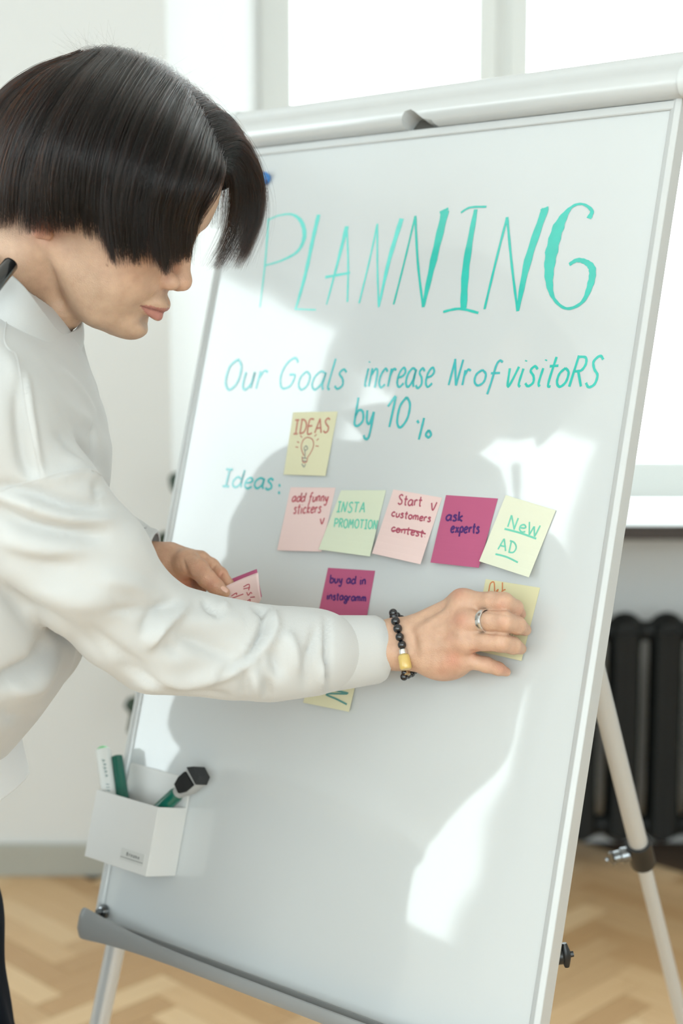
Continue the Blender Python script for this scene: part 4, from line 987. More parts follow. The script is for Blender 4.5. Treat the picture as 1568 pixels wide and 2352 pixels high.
for (x, y), kd, r in vis:
    d = (c2(x, y, .06)-CAM).normalized()
    # depth from the ellipse of the string
    best = min((el_pt(th) for th in np.linspace(.02, math.pi-.02, 120)), key=lambda q: (q-CAM).normalized().cross(d).length)
    c = CAM+d*(best-CAM).dot(d); R_ = pm(r/3.267, c.y); hh = rbv.ray_cast(CAM, d)
    if hh[0] is not None and (hh[0]-CAM).length-R_*.7 < (c-CAM).length: c = hh[0]-d*({'c': .0050, 's': .0036, 'g': .004}.get(kd, R_*.75))
    if kd == 'b': MB().ball(c, R_, 18).build('bead', bead_m, br, True)
    elif kd == 's':
        MB().tube([c-fr1*.0030, c-fr1*.0024, c, c+fr1*.0024, c+fr1*.0030], [.0034, .0042, .0045, .0042, .0034], 20).build('silver_spacer', silver, br, True)
    elif kd == 'c':
        MB().tube([c-fr1*.0080, c-fr1*.0076, c-fr1*.0060, c+fr1*.0060, c+fr1*.0076, c+fr1*.0080], [.0035, .0052, .0063, .0063, .0052, .0035], 28).build('stone_bead', cream, br, True)['label'] = 'cream barrel shaped stone bead'
    else:
        MB().tube([c-fr1*.003, c-fr1*.002, c+fr1*.002, c+fr1*.003], [.0040, .0048, .0048, .0040], 22).build('gold_spacer', mat('antique gold', (.55, .42, .25), .3, metal=1, noise=.2, nscale=100), br, True)
        MB().ball(c+out_d*.002, .0036, 14).build('bead', bead_m, br, True)
for k in range(13):
    th = math.pi+.22+(math.pi-.44)*k/12; MB().ball(cen-fr1*math.cos(th)*ra_-out_d*abs(math.sin(th))*rb_, .0045, 12).build('bead', bead_m, br, True)

# ------------------------------------------------------------------ SWEATSHIRT
def cloth_mat(name, col, scale=900, sheen=.3):
    m = mat(name, col, .92, spec=.12, sheen=sheen, noise=.03, nscale=12)
    nt = m.node_tree; b = nt.nodes['Principled BSDF']; tc = nt.nodes.new('ShaderNodeTexCoord'); n = nt.nodes.new('ShaderNodeTexNoise'); n.inputs['Scale'].default_value = scale
    bp = nt.nodes.new('ShaderNodeBump'); bp.inputs['Distance'].default_value = .0002; bp.inputs['Strength'].default_value = .6
    nt.links.new(tc.outputs['Object'], n.inputs['Vector']); nt.links.new(n.outputs['Fac'], bp.inputs['Height']); nt.links.new(bp.outputs[0], b.inputs['Normal']); return m
sw = cloth_mat('white sweatshirt cotton', (.575, .578, .572))
def sweat():
    F = Field((-.80, 1.08, .82), (.04, 1.82, 1.54), .0045)
    Cp = F.cap
    ch_ = P(-75, 1030, 1.46); be = P(-150, 1420, 1.46); he = P(-290, 1660, 1.46)
    for dy, dx in ((-.10, -.012), (0, 0), (.10, -.008)):
        o = Vector((dx, dy, 0))
        Cp(ch_+o, be+o, pm(300, 1.46), pm(305, 1.46), .05); Cp(be+o, he+o, pm(305, 1.46), pm(270, 1.46), .05)
    up = P(-80, 860, 1.47); Cp(up, ch_, pm(215, 1.47), pm(290, 1.47), .05)
    F.cap(P(-40, 800, 1.47), P(60, 900, 1.49), pm(110, 1.47), pm(120, 1.47), .04)
    sh, r0 = SP(SLV[0]); Cp(up, sh, .085, r0*1.02, .05)
    Cp(up, P(0, 930, 1.62), .085, .066, .05)
    # far sleeve
    F.chain([P(0, 930, 1.62), P(80, 1090, 1.635), P(150, 1240, 1.625), P(250, 1275, 1.59), P(300, 1275, 1.585)], [pm(165, 1.56), pm(150, 1.6), pm(125, 1.6), pm(98, 1.59), pm(75, 1.585)], .02)
    F.chain([P(158, 790, 1.545), P(172, 900, 1.54), P(190, 1010, 1.53)], [pm(38, 1.54), pm(40, 1.54), pm(42, 1.54)], .012)
    # near sleeve
    pts = [SP(e) for e in SLV]; F.chain([p[0] for p in pts], [p[1] for p in pts], .014)
    V, Q = F.surf(); V = smooth_v(V, Q, 4)
    Nn = vnorm(V, Q)
    # slow rolling of loose cloth
    ph = V@np.array([23., 9., 31.]); ph2 = V@np.array([-17., 29., 13.]); wv = .0016*np.sin(ph+1.5*np.sin(ph2))+.0010*np.sin(ph2*1.9+np.sin(ph*1.3)*1.2)
    V = V+Nn*wv[:, None]
    FL = [
     ([(0, 1118), (60, 1128), (130, 1150), (205, 1166), (240, 1160)], 15, -.007), ([(60, 1105), (140, 1090), (190, 1082), (230, 1100)], 13, .005), ([(215, 1108), (228, 1125), (215, 1138)], 9, -.004),
     ([(-10, 1165), (60, 1205), (140, 1222), (230, 1228)], 17, -.009), ([(0, 1135), (60, 1160), (150, 1192), (260, 1195)], 16, .006), ([(0, 1235), (80, 1262), (200, 1262)], 26, .005),
     ([(0, 1300), (80, 1345), (180, 1380), (260, 1375)], 30, .005), ([(20, 1262), (100, 1290), (170, 1295)], 20, -.003), ([(0, 1340), (60, 1392), (140, 1440), (230, 1500)], 20, -.006), 
     ([(57, 860), (66, 950), (78, 1020), (94, 1098)], 9, .005), ([(40, 880), (48, 980), (60, 1060), (84, 1105)], 16, -.006),
     ([(95, 1100), (150, 1083), (200, 1078)], 6, -.003), ([(130, 990), (185, 1035), (228, 1075)], 14, -.005), ([(115, 900), (170, 950), (205, 975)], 16, .004), ([(212, 978), (217, 1020), (222, 1062)], 5, -.006), ([(140, 850), (185, 900), (215, 950)], 7, .004), ([(150, 1055), (200, 1060)], 12, .003),
     ([(342, 1485), (352, 1462), (378, 1432), (425, 1395)], 13, .008), ([(330, 1450), (345, 1420), (385, 1385)], 12, -.005), ([(405, 1462), (455, 1476), (545, 1516)], 20, -.006), ([(375, 1485), (420, 1500)], 14, -.004), ([(470, 1378), (480, 1400), (495, 1418)], 8, -.005), ([(505, 1385), (520, 1402)], 10, .004),
     ([(320, 1574), (430, 1567), (540, 1533), (602, 1468)], 15, .006), ([(604, 1400), (608, 1436), (590, 1480), (560, 1515), (500, 1548)], 7, -.009), ([(622, 1400), (632, 1440), (612, 1490)], 10, .005), ([(585, 1398), (600, 1402), (612, 1398)], 6, -.006),
     ([(628, 1492), (634, 1520), (642, 1552)], 12, -.006), ([(660, 1455), (672, 1490), (682, 1540)], 14, .005), ([(728, 1440), (716, 1480), (704, 1520), (704, 1580)], 9, -.005), ([(584, 1540), (588, 1600)], 12, .005), ([(560, 1545), (562, 1600)], 9, -.004), ([(612, 1560), (618, 1604)], 9, -.004), ([(740, 1520), (738, 1560), (744, 1590)], 7, .005), ([(750, 1420), (752, 1500), (750, 1580)], 6, -.006),
     ([(280, 1530), (400, 1582), (520, 1598)], 8, -.004), ([(200, 1440), (280, 1505), (340, 1545)], 14, -.004), ([(230, 1330), (300, 1340), (350, 1370)], 20, .004), ([(250, 1400), (330, 1400), (400, 1385)], 9, -.003), ([(420, 1425), (500, 1430), (560, 1425)], 24, .004),
     ([(0, 1560), (50, 1540), (85, 1520), (102, 1470)], 16, -.010), ([(20, 1590), (80, 1575), (125, 1500)], 20, .007), ([(0, 1630), (40, 1650), (80, 1640)], 18, -.004),
     ([(0, 800), (30, 850), (45, 930)], 18, .003)]
    AMP[0] = 1.5; V = folds(V, Nn, FL); AMP[0] = 1.0; V = smooth_v(V, Q, 1)
    # open the neck and hem: remove faces around the neck axis
    cent = V[Q].mean(1)
    a = np.array(HW_(-.055, 0, -.10)); b_ = np.array(HW_(-.098, 0, -.195))
    d = b_-a; t = ((cent-a)@d)/(d@d); r = np.linalg.norm(cent-a-t[:, None]*d, axis=1)
    he_ = np.array(he); dn = (he_-np.array(be)); dn /= np.linalg.norm(dn); hemd = (cent-he_)@dn
    wr_ = np.array(SP(SLV[-1])[0]); dw = np.array(SP(SLV[-1])[0]-SP(SLV[-3])[0]); dw /= np.linalg.norm(dw); wd = (cent-wr_)@dw
    wl = np.array(P(300, 1275, 1.585)); dl = np.array(P(300, 1275, 1.585)-P(250, 1275, 1.59)); dl /= np.linalg.norm(dl)
    keep = ~((r < .066) & (t < 1.4)) & ~((hemd > .035) & (cent[:, 0] < -.2)) & ~((wd > .012) & (np.linalg.norm(cent-wr_, axis=1) < .08)) & ~(((cent-wl)@dl > .02) & (np.linalg.norm(cent-wl, axis=1) < .07))
    Q = Q[keep]; used_ = np.unique(Q); mp_ = np.full(len(V), -1); mp_[used_] = np.arange(len(used_)); return V[used_], mp_[Q]
sv, sq = sweat()
shirt = np_mesh('sweatshirt', sv, sq, sw, man)
md = shirt.modifiers.new('t', 'SOLIDIFY'); md.thickness = .0014; md.offset = -1
sbv = bvh_of(sv, sq)
def loop_band(name, rings, m, closed_rings=True, thick=.0025, label=None, parent=man):
    n = len(rings[0]); V = [Vector(p) for r in rings for p in r]; F_ = []
    for i in range(len(rings)-1):
        for k in range(n): F_.append((i*n+k, i*n+(k+1) % n, (i+1)*n+(k+1) % n, (i+1)*n+k))
    o = MB().add(V, F_).build(name, m, parent, True); md = o.modifiers.new('t', 'SOLIDIFY'); md.thickness = thick; md.offset = 0; return o
# cuffs
def cuff(p0, p1, r0, r1, e=1.0, label=None):
    d = (p1-p0).normalized(); a = Vector((0, 0, 1)); a = (a-a.dot(d)*d).normalized(); b_ = d.cross(a); rings = []; n = 180
    for i, t in enumerate([0, .03, .10, .25, .5, .75, .93, .98, 1.0]):
        r = r0+(r1-r0)*t+(.0016 if .03 < t < .98 else 0); c = p0.lerp(p1, t)
        rings.append([c+(a*math.cos(2*math.pi*k/n)+b_*math.sin(2*math.pi*k/n)*e)*(r+.00016*math.cos(k*math.pi)) for k in range(n)])
    return loop_band('cuff', rings, sw, thick=.003)
cuff(P(744, 1502, 1.462), P(872, 1491, 1.487), pm(84, 1.46), pm(72, 1.49), .92)
cuff(P(288, 1274, 1.587), P(352, 1284, 1.583), pm(72, 1.585), pm(38, 1.58)+.012, .9)
# collar
def cl(pts, n=80): 
    q = crom(pts, n//len(pts), True); return [Vector(p) for p in q]
top_l = [P(-40, 560, 1.490), P(-10, 600, 1.411), P(50, 655, 1.385), P(100, 720, 1.401), P(143, 766, 1.448), P(185, 740, 1.522), P(150, 665, 1.569), P(40, 580, 1.564)]
bot_l = [P(-75, 600, 1.490), P(-55, 680, 1.390), P(10, 745, 1.359), P(70, 795, 1.375), P(128, 838, 1.422), P(178, 826, 1.522), P(170, 740, 1.600), P(10, 640, 1.606)]
mid_l = [a.lerp(b_, .5)+((a-HW_(-.08, 0, -.15)).normalized()*.004) for a, b_ in zip(top_l, bot_l)]
in_l = [a.lerp(b_, .22)*1.0 for a, b_ in zip(top_l, bot_l)]
T, M_, B_l = cl(top_l), cl(mid_l), cl(bot_l)
ri = []
for t in (0, .04, .2, .4, .6, .8, .96, 1.0):
    ri.append([(a.lerp(m_, t*2) if t < .5 else m_.lerp(c_, t*2-1)) for a, m_, c_ in zip(T, M_, B_l)])
loop_band('collar', ri, sw, thick=.003)
# seams laid on the cloth
def seam(px, r=.0007):
    pts = []
    for x, y in s2d(crom([(x, y, 0) for x, y in px], 8)):
        d = (P(x, y, 1.3)-CAM).normalized(); h_ = sbv.ray_cast(CAM, d)
        if h_[0] is not None: pts.append(h_[0]+h_[1]*.0002*(1 if h_[1].dot(d) < 0 else -1))
    if len(pts) > 3: MB().tube(pts, r, 8).build('seam', sw, man, True)
seam([(10, 705), (14, 735), (10, 780), (20, 802), (36, 815), (44, 850), (52, 900), (62, 960), (75, 1020), (92, 1096)])
seam([(0, 1128), (30, 1116), (92, 1100), (150, 1084), (205, 1078), (232, 1092)], .0006)
# t-shirt hem below the sweatshirt
ts = cloth_mat('white t-shirt jersey', (.78, .79, .80), 1400)
n = 72; rings = []; fr0, fr1_ = P(20, 1680, 1.46), P(48, 1800, 1.46)
for i, t in enumerate((0, .3, .6, .97, 1.0)):
    fx = fr0.x+(fr1_.x-fr0.x)*t; fz = fr0.z+(fr1_.z-fr0.z)*t; rx = .15+.01*t
    rings.append([Vector((fx-rx+(rx+.004*math.sin(5*k*2*math.pi/n))*math.cos(2*math.pi*k/n), 1.455+(.19+.006*math.sin(4*k*2*math.pi/n))*math.sin(2*math.pi*k/n), fz-.03*(1-math.cos(2*math.pi*k/n)))) for k in range(n)])
loop_band('t_shirt_hem', rings, ts, thick=.0012)

# trousers and shoes
den = cloth_mat('dark navy trousers', (.005, .008, .014), 1200, 0)
def trousers():
    F = Field((-.80, 1.12, .06), (-.20, 1.80, 1.06), .006)
    for dy in (-.07, 0, .07): F.cap(HIP+Vector((0, dy, .05)), HIP+Vector((.0, dy, -.04)), .108, .112, .04)
    for hy, kn, an in LEGS:
        F.chain([HIP+Vector((0, hy, -.05)), HIP.lerp(kn, .5)+Vector((.01, hy*.5, 0)), kn, an+Vector((0, 0, .0))], [.108, .098, .080, .062], .03)
    V, Q = F.surf(); V = smooth_v(V, Q, 3); Nn = vnorm(V, Q)
    wv = .003*np.sin(V[:, 2]*60+8*np.sin(V[:, 1]*20))*np.exp(-((V[:, 2]-.5)/.12)**2)+.003*np.sin(V[:, 2]*70+6*np.sin(V[:, 0]*25))*np.exp(-((V[:, 2]-.12)/.08)**2)
    return V+Nn*wv[:, None], Q
tv, tq = trousers(); np_mesh('trousers', tv, tq, den, man)
for hy, kn, an in LEGS:
    F = Field((an.x-.12, an.y-.07, 0), (an.x+.22, an.y+.07, .16), .004)
    F.chain([(an.x-.03, an.y, .045), (an.x+.05, an.y, .045), (an.x+.14, an.y, .036)], [.036, .040, .034], .02); F.cap((an.x, an.y, .05), (an.x, an.y, .10), .042, .042, .02)
    Zc = F.lo[2]+F.h*np.arange(F.n[2]); F.D = np.maximum(F.D, (.006-Zc)[None, None, :].astype(np.float32))
    V, Q = F.surf(); V = smooth_v(V, Q, 3); V[:, 2] = np.maximum(V[:, 2]-.0045, .001); sh = np_mesh('shoe', V, Q, mat('white trainer leather', (.6, .6, .58), .5, noise=.05, nscale=20), man)

# ------------------------------------------------------------------ NOTES HELD IN THE LEFT HAND
def held(name, corners, m, label, strokes, inkm, curl):
    q = [np.array([*P(x, y, Y)]) for x, y, Y in corners]; n = 12; nr = Vector(np.cross(q[1]-q[0], q[3]-q[0])).normalized()
    if nr.dot(CAM-Vector(q[0])) < 0: nr = -nr
    def pt(s, t): return Vector(bil(q, s, t))+nr*(curl*(s-.45)**2*1.6+.004*math.sin(t*2.5)*s)
    V = [pt(i/n, j/n) for j in range(n+1) for i in range(n+1)]; F_ = [(j*(n+1)+i, (j+1)*(n+1)+i, (j+1)*(n+1)+i+1, j*(n+1)+i+1) for j in range(n) for i in range(n)]
    o = mesh(name, V, F_, m, None, True); tag(o, label, 'sticky note', 'sticky notes held in the hand'); md = o.modifiers.new('t', 'SOLIDIFY'); md.thickness = .0003
    mb = MB()
    pq = [proj(v)[0] for v in q]
    for st in strokes:
        pts = []
        for x, y in st:
            s, t = inv_bil(pq, x, y); pts.append(pt(min(max(s, 0), 1), min(max(t, 0), 1)))
        ribbon(mb, pts, [.0011]*len(pts), [nr]*len(pts), .0005)
    if mb.V: mb.build('handwriting', inkm, o)
    return o
l6 = lambda *p: s2d(crom([(300+x/4.356, 1200+y/4.356, 0) for x, y in p], 5))
held('sticky_note', [(508, 1350, 1.542), (594, 1312, 1.535), (602, 1372, 1.535), (560, 1440, 1.545)], pink, 'pale pink sticky note with thin red writing held in the left hand',
     [l6((1130, 640), (1190, 610), (1185, 670)), l6((1130, 660), (1200, 640)), l6((1165, 690), (1180, 720), (1205, 690), (1220, 700)), l6((1170, 780), (1200, 760), (1190, 800), (1180, 790)), l6((1200, 740), (1250, 730)), l6((1000, 760), (1130, 710)), l6((1010, 730), (1060, 700), (1060, 720))], red_i, .010)
held('sticky_note', [(500, 1342, 1.560), (590, 1306, 1.556), (602, 1368, 1.548), (560, 1430, 1.560)], mag, 'magenta sticky note behind the pink one held in the left hand', [l6((1045, 600), (1070, 590), (1060, 610), (1100, 590))], navy_i, .004)

# ------------------------------------------------------------------ BLACK CAPPED PEN over the near shoulder
R_ = pm(17, 1.30); pb = P(28, 602, 1.365); dpa = (P(-70, 728, 1.3)-CAM).normalized(); hpa = sbv.ray_cast(CAM, dpa)
pa = (hpa[0]-dpa*(R_+.001)) if hpa[0] is not None else P(-70, 728, 1.33)
pen = thing('pen', 'black capped pen with pale blue barrel resting against the collar at the left edge', 'pen', pa)
for nm, t0, t1, r_, m in (('barrel', 0, .48, R_*.82, mat('pale blue clear plastic', (.30, .40, .46), .15, coat=.5, noise=.2, nscale=60)), ('cap', .48, 1.0, R_*1.12, mat('glossy black plastic', (.006, .007, .008), .18, coat=1, noise=.1, nscale=50))):
    d = pb-pa; MB().tube([pa+d*t0, pa+d*(t0+.01), pa+d*(t1-.04), pa+d*(t1-.01), pa+d*t1], [r_*.9, r_, r_, r_*.85, r_*.5], 24).build(nm, m, pen, True)

# ------------------------------------------------------------------ HAIR
hair = bpy.data.objects.new('hair', None); C.objects.link(hair); hair.parent = man; hair.matrix_parent_inverse = Matrix.Translation(-FR)
hm = bpy.data.materials.new('dark brown hair'); hm.use_nodes = True; nt = hm.node_tree; nt.nodes.clear()
out = nt.nodes.new('ShaderNodeOutputMaterial'); ph_ = nt.nodes.new('ShaderNodeBsdfHairPrincipled'); ph_.parametrization = 'MELANIN'
ph_.inputs['Melanin'].default_value = .985; ph_.inputs['Melanin Redness'].default_value = .45; ph_.inputs['Roughness'].default_value = .32; ph_.inputs['Radial Roughness'].default_value = .35; ph_.inputs['Random Roughness'].default_value = .3
ph_.inputs['Random Color'].default_value = .15
nt.links.new(ph_.outputs[0], out.inputs[0])
an = nt.nodes.new('ShaderNodeAttribute'); an.attribute_name = 'tone'; mr = nt.nodes.new('ShaderNodeMapRange'); mr.inputs['To Min'].default_value = 1.0; mr.inputs['To Max'].default_value = .93
nt.links.new(an.outputs['Fac'], mr.inputs['Value']); nt.links.new(mr.outputs[0], ph_.inputs['Melanin'])
cap_m = mat('dark hair underlayer', (.004, .003, .003), .8, noise=.4, nscale=150, stretch=(1, 1, .1))
near = [
 [(195, 128, 1.40), (90, 175, 1.36), (5, 260, 1.335), (-50, 385, 1.325), (-60, 530, 1.335)],
 [(215, 117, 1.40), (130, 172, 1.325), (50, 280, 1.295), (5, 405, 1.295), (-5, 540, 1.31)],
 [(245, 112, 1.40), (175, 185, 1.31), (105, 300, 1.275), (70, 420, 1.278), (70, 550, 1.300)],
 [(285, 118, 1.40), (225, 200, 1.30), (165, 320, 1.262), (140, 435, 1.268), (142, 540, 1.288)],
 [(330, 135, 1.40), (275, 220, 1.30), (225, 335, 1.262), (205, 450, 1.268), (210, 562, 1.288)],
 [(375, 160, 1.40), (320, 240, 1.30), (275, 345, 1.265), (250, 470, 1.268), (268, 625, 1.286)],
 [(410, 185, 1.40), (365, 262, 1.30), (325, 365, 1.268), (300, 480, 1.272), (305, 612, 1.29)],
 [(438, 218, 1.395), (405, 290, 1.305), (370, 390, 1.272), (345, 500, 1.28), (356, 628, 1.295)],
 [(462, 258, 1.39), (435, 320, 1.31), (405, 410, 1.28), (378, 515, 1.29), (380, 636, 1.31)],
 [(482, 298, 1.385), (465, 350, 1.32), (440, 420, 1.298), (412, 515, 1.31), (412, 614, 1.335)],
 [(500, 338, 1.38), (490, 375, 1.335), (470, 425, 1.32), (440, 505, 1.33), (434, 610, 1.35)],
 [(512, 368, 1.375), (503, 395, 1.345), (485, 440, 1.338), (455, 505, 1.345), (444, 562, 1.36)]]
far = [
 [(195, 128, 1.40), (100, 160, 1.44), (20, 225, 1.49), (-50, 350, 1.52), (-60, 480, 1.52)],
 [(245, 112, 1.40), (200, 118, 1.47), (150, 200, 1.53), (110, 330, 1.56), (100, 480, 1.55)],
 [(330, 135, 1.40), (330, 130, 1.46), (300, 220, 1.53), (280, 350, 1.56), (280, 500, 1.55)],
 [(410, 185, 1.40), (432, 190, 1.45), (440, 280, 1.52), (440, 400, 1.54), (440, 520, 1.53)],
 [(462, 258, 1.39), (505, 250, 1.435), (548, 320, 1.49), (560, 430, 1.505), (545, 555, 1.50)],
 [(482, 298, 1.385), (535, 290, 1.425), (580, 365, 1.47), (590, 470, 1.48), (560, 612, 1.48)],
 [(500, 338, 1.38), (548, 325, 1.415), (592, 400, 1.45), (598, 490, 1.46), (556, 622, 1.46)],
 [(508, 358, 1.377), (548, 352, 1.405), (590, 430, 1.435), (588, 520, 1.445), (530, 624, 1.445)],
 [(514, 375, 1.375), (540, 382, 1.395), (562, 445, 1.42), (550, 530, 1.43), (498, 626, 1.43)],
 [(516, 385, 1.372), (526, 405, 1.388), (530, 460, 1.405), (518, 530, 1.415), (478, 622, 1.42)]]
back = [near[0],
 [(190, 126, 1.40), (82, 168, 1.375), (-8, 250, 1.36), (-72, 385, 1.355), (-84, 528, 1.36)],
 [(186, 125, 1.40), (76, 160, 1.40), (-18, 238, 1.41), (-90, 375, 1.42), (-100, 520, 1.42)],
 [(190, 126, 1.40), (84, 158, 1.42), (-6, 230, 1.46), (-72, 362, 1.48), (-84, 505, 1.48)],
 far[0]]
def guides(g): return np.array([[list(P(p[0], p[1], 1.49+(p[2]-1.40)*1.06)) for p in row] for row in g])
def cr_eval(arr, u):
    """Catmull-Rom along axis 0 of arr at parameters u in [0,1] (vector)"""
    n = len(arr)-1; x = np.clip(u, 0, 1)*n; i = np.minimum(x.astype(int), n-1); t = (x-i)
    t = t.reshape((-1,)+(1,)*(arr.ndim-1)); a = arr[np.maximum(i-1, 0)]; b_ = arr[i]; c_ = arr[i+1]; d = arr[np.minimum(i+2, n)]
    return .5*(2*b_+(-a+c_)*t+(2*a-5*b_+4*c_-d)*t*t+(-a+3*b_-3*c_+d)*t**3)
HC = np.array(HW_(.0, 0, .035))
NP = 14
def strands(G, n, shell, wild, trim, seed, clumpn=0, rmin=.00006, rmax=.00014, t_start=0.0, urange=(0, 1), lift=0.0, tips=.8):
    r = np.random.default_rng(seed); u = r.uniform(urange[0], urange[1], n); dep = r.random(n)**1.3       # depth below the outer surface
    t0 = t_start+dep*.42*r.random(n)
    # locks: strands gather into lock centres towards the tips; every lock has its own length, height and drift
    if clumpn:
        edges = np.cumsum(r.uniform(.35, 1.65, clumpn)); edges = edges/edges[-1]; cen_ = np.concatenate([[0], (edges[1:]+edges[:-1])/2])
        li = np.clip(np.searchsorted(edges, u+r.normal(0, .25/clumpn, n)), 0, clumpn-1); lock = cen_[li]
        lh = r.normal(0, 1, clumpn)[li]; ll = r.random(clumpn)[li]; ld = r.normal(0, 1, clumpn)[li]; sub = r.integers(0, 5, n); ls = r.normal(0, 1, (clumpn, 5))[li, sub]
    else: lock = u; lh = ld = ls = np.zeros(n); ll = r.random(n)
    L = 1-trim*r.random(n)**2-trim*.8*ll
    ts = np.linspace(0, 1, NP); pts = np.zeros((n, NP, 3)); k1, k2, k3 = r.normal(0, 1, (3, n)); phs = r.random(n)*6.28
    for j, t in enumerate(ts):
        tt = t0+(L-t0)*t
        uu = u+(lock-u)*np.clip(tt, 0, 1)**1.8*tips+wild*k1*.016*tt+.010*ld*tt*tt+.006*ls*tt
        uu = np.clip(uu, 0, 1)
        row = cr_eval(G, uu)                      # n x 5 x 3
        nseg = G.shape[1]-1; x = np.clip(tt, 0, 1.0)*nseg; i = np.minimum(x.astype(int), nseg-1); f_ = (x-i)[:, None]; ar = np.arange(n)
        a = row[ar, np.maximum(i-1, 0)]; b_ = row[ar, i]; c_ = row[ar, i+1]; d = row[ar, np.minimum(i+2, nseg)]
        p = .5*(2*b_+(-a+c_)*f_+(2*a-5*b_+4*c_-d)*f_*f_+(-a+3*b_-3*c_+d)*f_**3)
        outw = p-HC; outw /= np.linalg.norm(outw, axis=1, keepdims=True)
        wig = .0012*np.sin(phs+tt*7+k2)*tt
        rise = np.sin(np.pi*np.clip(tt*1.1, 0, 1))
        p = p+outw*(-shell*dep+wild*.0014*k2*tt+lift*tt*np.abs(k3)+.0030*lh*rise+.0018*ls*rise+.0012*np.sin(tt*9+ld*3)*tt)[:, None]+np.stack([wig+wild*k3*.0012*tt, wig*.6, k2*.0006*tt*wild], 1)+np.stack([k1, k3, k2], 1)*(.0020*np.clip(1-tt*2.2, 0, 1)**1.5)[:, None]
        pts[:, j] = p
    # keep off the skin: push outside the skull
    q = (pts-np.array(H0))@HR.T/HS; c0_ = np.array([.0, 0, .035]); e = (q-c0_)/np.array([.101, .0780, .088]); l = np.linalg.norm(e, axis=2, keepdims=True)
    bad = (l < 1.0) & (q[..., 2:3] > -.01); q = np.where(bad, c0_+(q-c0_)/np.maximum(l, .3), q); pts = np.where(bad, np.array(H0)+(q*HS)@HR, pts)
    rad = r.uniform(rmin, rmax, n)[:, None]*np.interp(ts, [0, .7, 1], [1, .9, .25])[None, :]
    tone = np.clip(.5+.28*lh+.22*r.normal(0, 1, n), 0, 1)
    return pts, rad, tone
GN, GF, GB = guides(near), guides(far), guides(back)
allp = []
allp.append(('hair_strands', [strands(GN, 9000, .011, .8, .10, 1, 34, rmin=.0001, rmax=.00024), strands(GN, 4000, .006, 1.0, .12, 7, 60, rmin=.00008, rmax=.00017), strands(GN, 900, .003, 3.0, .22, 2, 0, lift=.003, rmin=.00004, rmax=.00007), strands(GN, 2500, .014, 1.0, .26, 5, 34, t_start=.25), strands(GB, 4500, .010, .8, .10, 11, 18, rmin=.0001, rmax=.00022)], hair))
allp.append(('hair_strands', [strands(GF, 4200, .010, .9, .12, 3, 30, rmin=.00007, rmax=.00014, urange=(0, .72)), strands(GF, 800, .004, 3.4, .25, 4, 0, lift=.004, rmin=.00004, rmax=.00007), strands(GF, 1500, .006, 1.5, .14, 6, 16, urange=(.5, 1), rmin=.00005, rmax=.0001, tips=.9), strands(GF, 350, .006, 3.0, .05, 8, 0, urange=(.6, 1), rmin=.00004, rmax=.00008)], hair))
def fly(n, seed):
    """loose short hairs along the crown"""
    r = np.random.default_rng(seed); pts = np.zeros((n, NP, 3)); Gm = cr_eval(GN, r.uniform(0, 1, n)); k = r.uniform(.0, .35, n); ar = np.arange(n)
    base = Gm[:, 0]+(Gm[:, 1]-Gm[:, 0])*k[:, None]; o = base-HC; o /= np.linalg.norm(o, axis=1, keepdims=True)
    d = np.stack([r.normal(-.5, .6, n), r.normal(0, .5, n), r.normal(-.1, .4, n)], 1); d /= np.linalg.norm(d, axis=1, keepdims=True); L = r.uniform(.008, .036, n)
    for j, t in enumerate(np.linspace(0, 1, NP)): pts[:, j] = base-o*.004+(d*t+o*(.28*t-.1*t*t))*L[:, None]
    return pts, np.full((n, NP), .00004)*np.linspace(1, .4, NP)[None], r.random(n)
allp[0][1].append(fly(1300, 9))
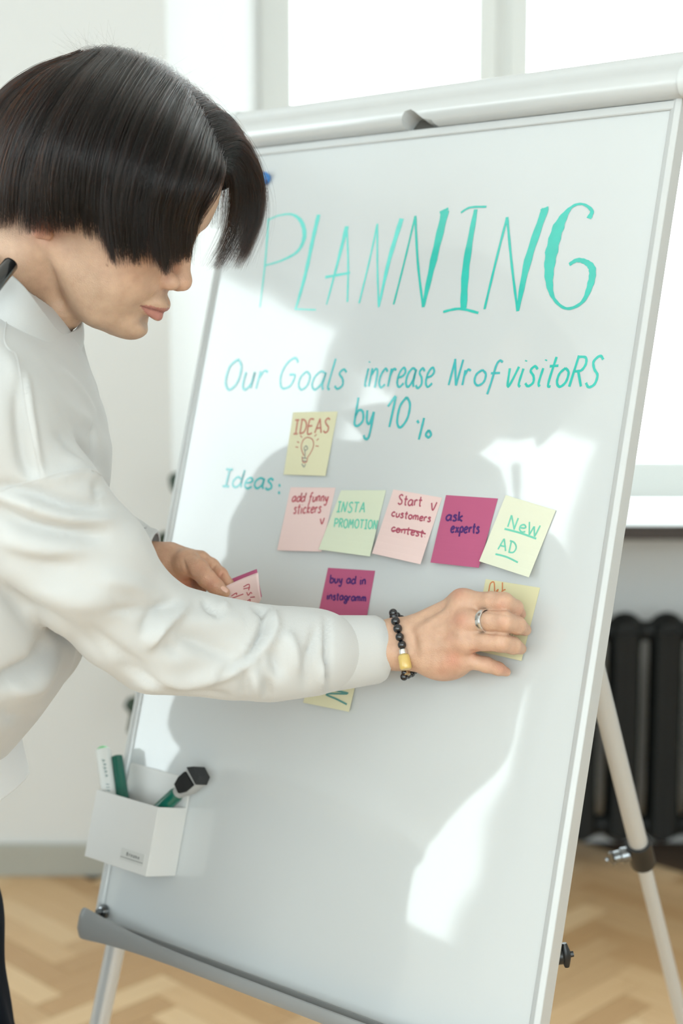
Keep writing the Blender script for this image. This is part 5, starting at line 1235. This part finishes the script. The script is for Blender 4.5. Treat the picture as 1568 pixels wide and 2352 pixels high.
for nm, lst, par in allp:
    pts = np.concatenate([a[0] for a in lst]); rad = np.concatenate([a[1] for a in lst]); tone = np.concatenate([a[2] for a in lst])
    cd = bpy.data.hair_curves.new(nm); cd.add_curves([NP]*len(pts)); cd.position_data.foreach_set('vector', pts.astype(np.float32).ravel())
    ra2 = cd.attributes.get('radius') or cd.attributes.new('radius', 'FLOAT', 'POINT'); ra2.data.foreach_set('value', rad.astype(np.float32).ravel())
    ta = cd.attributes.new('tone', 'FLOAT', 'CURVE'); ta.data.foreach_set('value', tone.astype(np.float32))
    cd.materials.append(hm); o = bpy.data.objects.new(nm, cd); C.objects.link(o); o.parent = par; o['kind'] = 'stuff'
    o.matrix_parent_inverse = Matrix.Translation(-FR) if False else Matrix.Identity(4)
bpy.context.scene.cycles_curves.shape = 'RIBBONS' if hasattr(bpy.context.scene, 'cycles_curves') else 'RIBBONS'
# solid mass of hair under the strands
def sheet(G, inset, u0, u1, t1f, nu=60, nt_=26):
    V = []; F_ = []
    us = np.linspace(u0, u1, nu+1); R_ = cr_eval(G, us)
    for i in range(nu+1):
        te = t1f(us[i]); col_ = cr_eval(R_[i], np.linspace(0, te, nt_+1))
        for j in range(nt_+1):
            p = col_[j]; o = p-HC; o /= np.linalg.norm(o); V.append(p-o*inset*(.4+.6*min(1, j/4)))
    for i in range(nu):
        for j in range(nt_): F_.append((i*(nt_+1)+j, i*(nt_+1)+j+1, (i+1)*(nt_+1)+j+1, (i+1)*(nt_+1)+j))
    return V, F_
for G, t1f, u1 in ((GN, lambda u: .86 if u < .45 else max(.60, .86-.5*(u-.45)), .93), (GF, lambda u: .80 if u < .4 else max(.30, .8-1.6*(u-.4)), .66), (GB, lambda u: .86, 1.0)):
    V, F_ = sheet(G, .010, 0, u1, t1f)
    o = MB().add(V, F_).build('hair_underlayer', cap_m, hair, True); md = o.modifiers.new('t', 'SOLIDIFY'); md.thickness = .004; md.offset = 0
# scalp cap so that no skin shows through at the crown
F = Field((-.13, -.10, -.06), (.12, .10, .15), .004); F.ell((-.004, 0, .040), (.104, .081, .089), k=.01); F.ell((.125, 0, -.06), (.085, .12, .115), k=.01, op='s'); F.ell((.05, 0, -.13), (.12, .12, .10), k=.01, op='s')
V, Q = F.surf(); V = smooth_v(V, Q, 2); np_mesh('scalp_hair', np.array(H0)+(V*HS)@HR, Q, cap_m, hair)
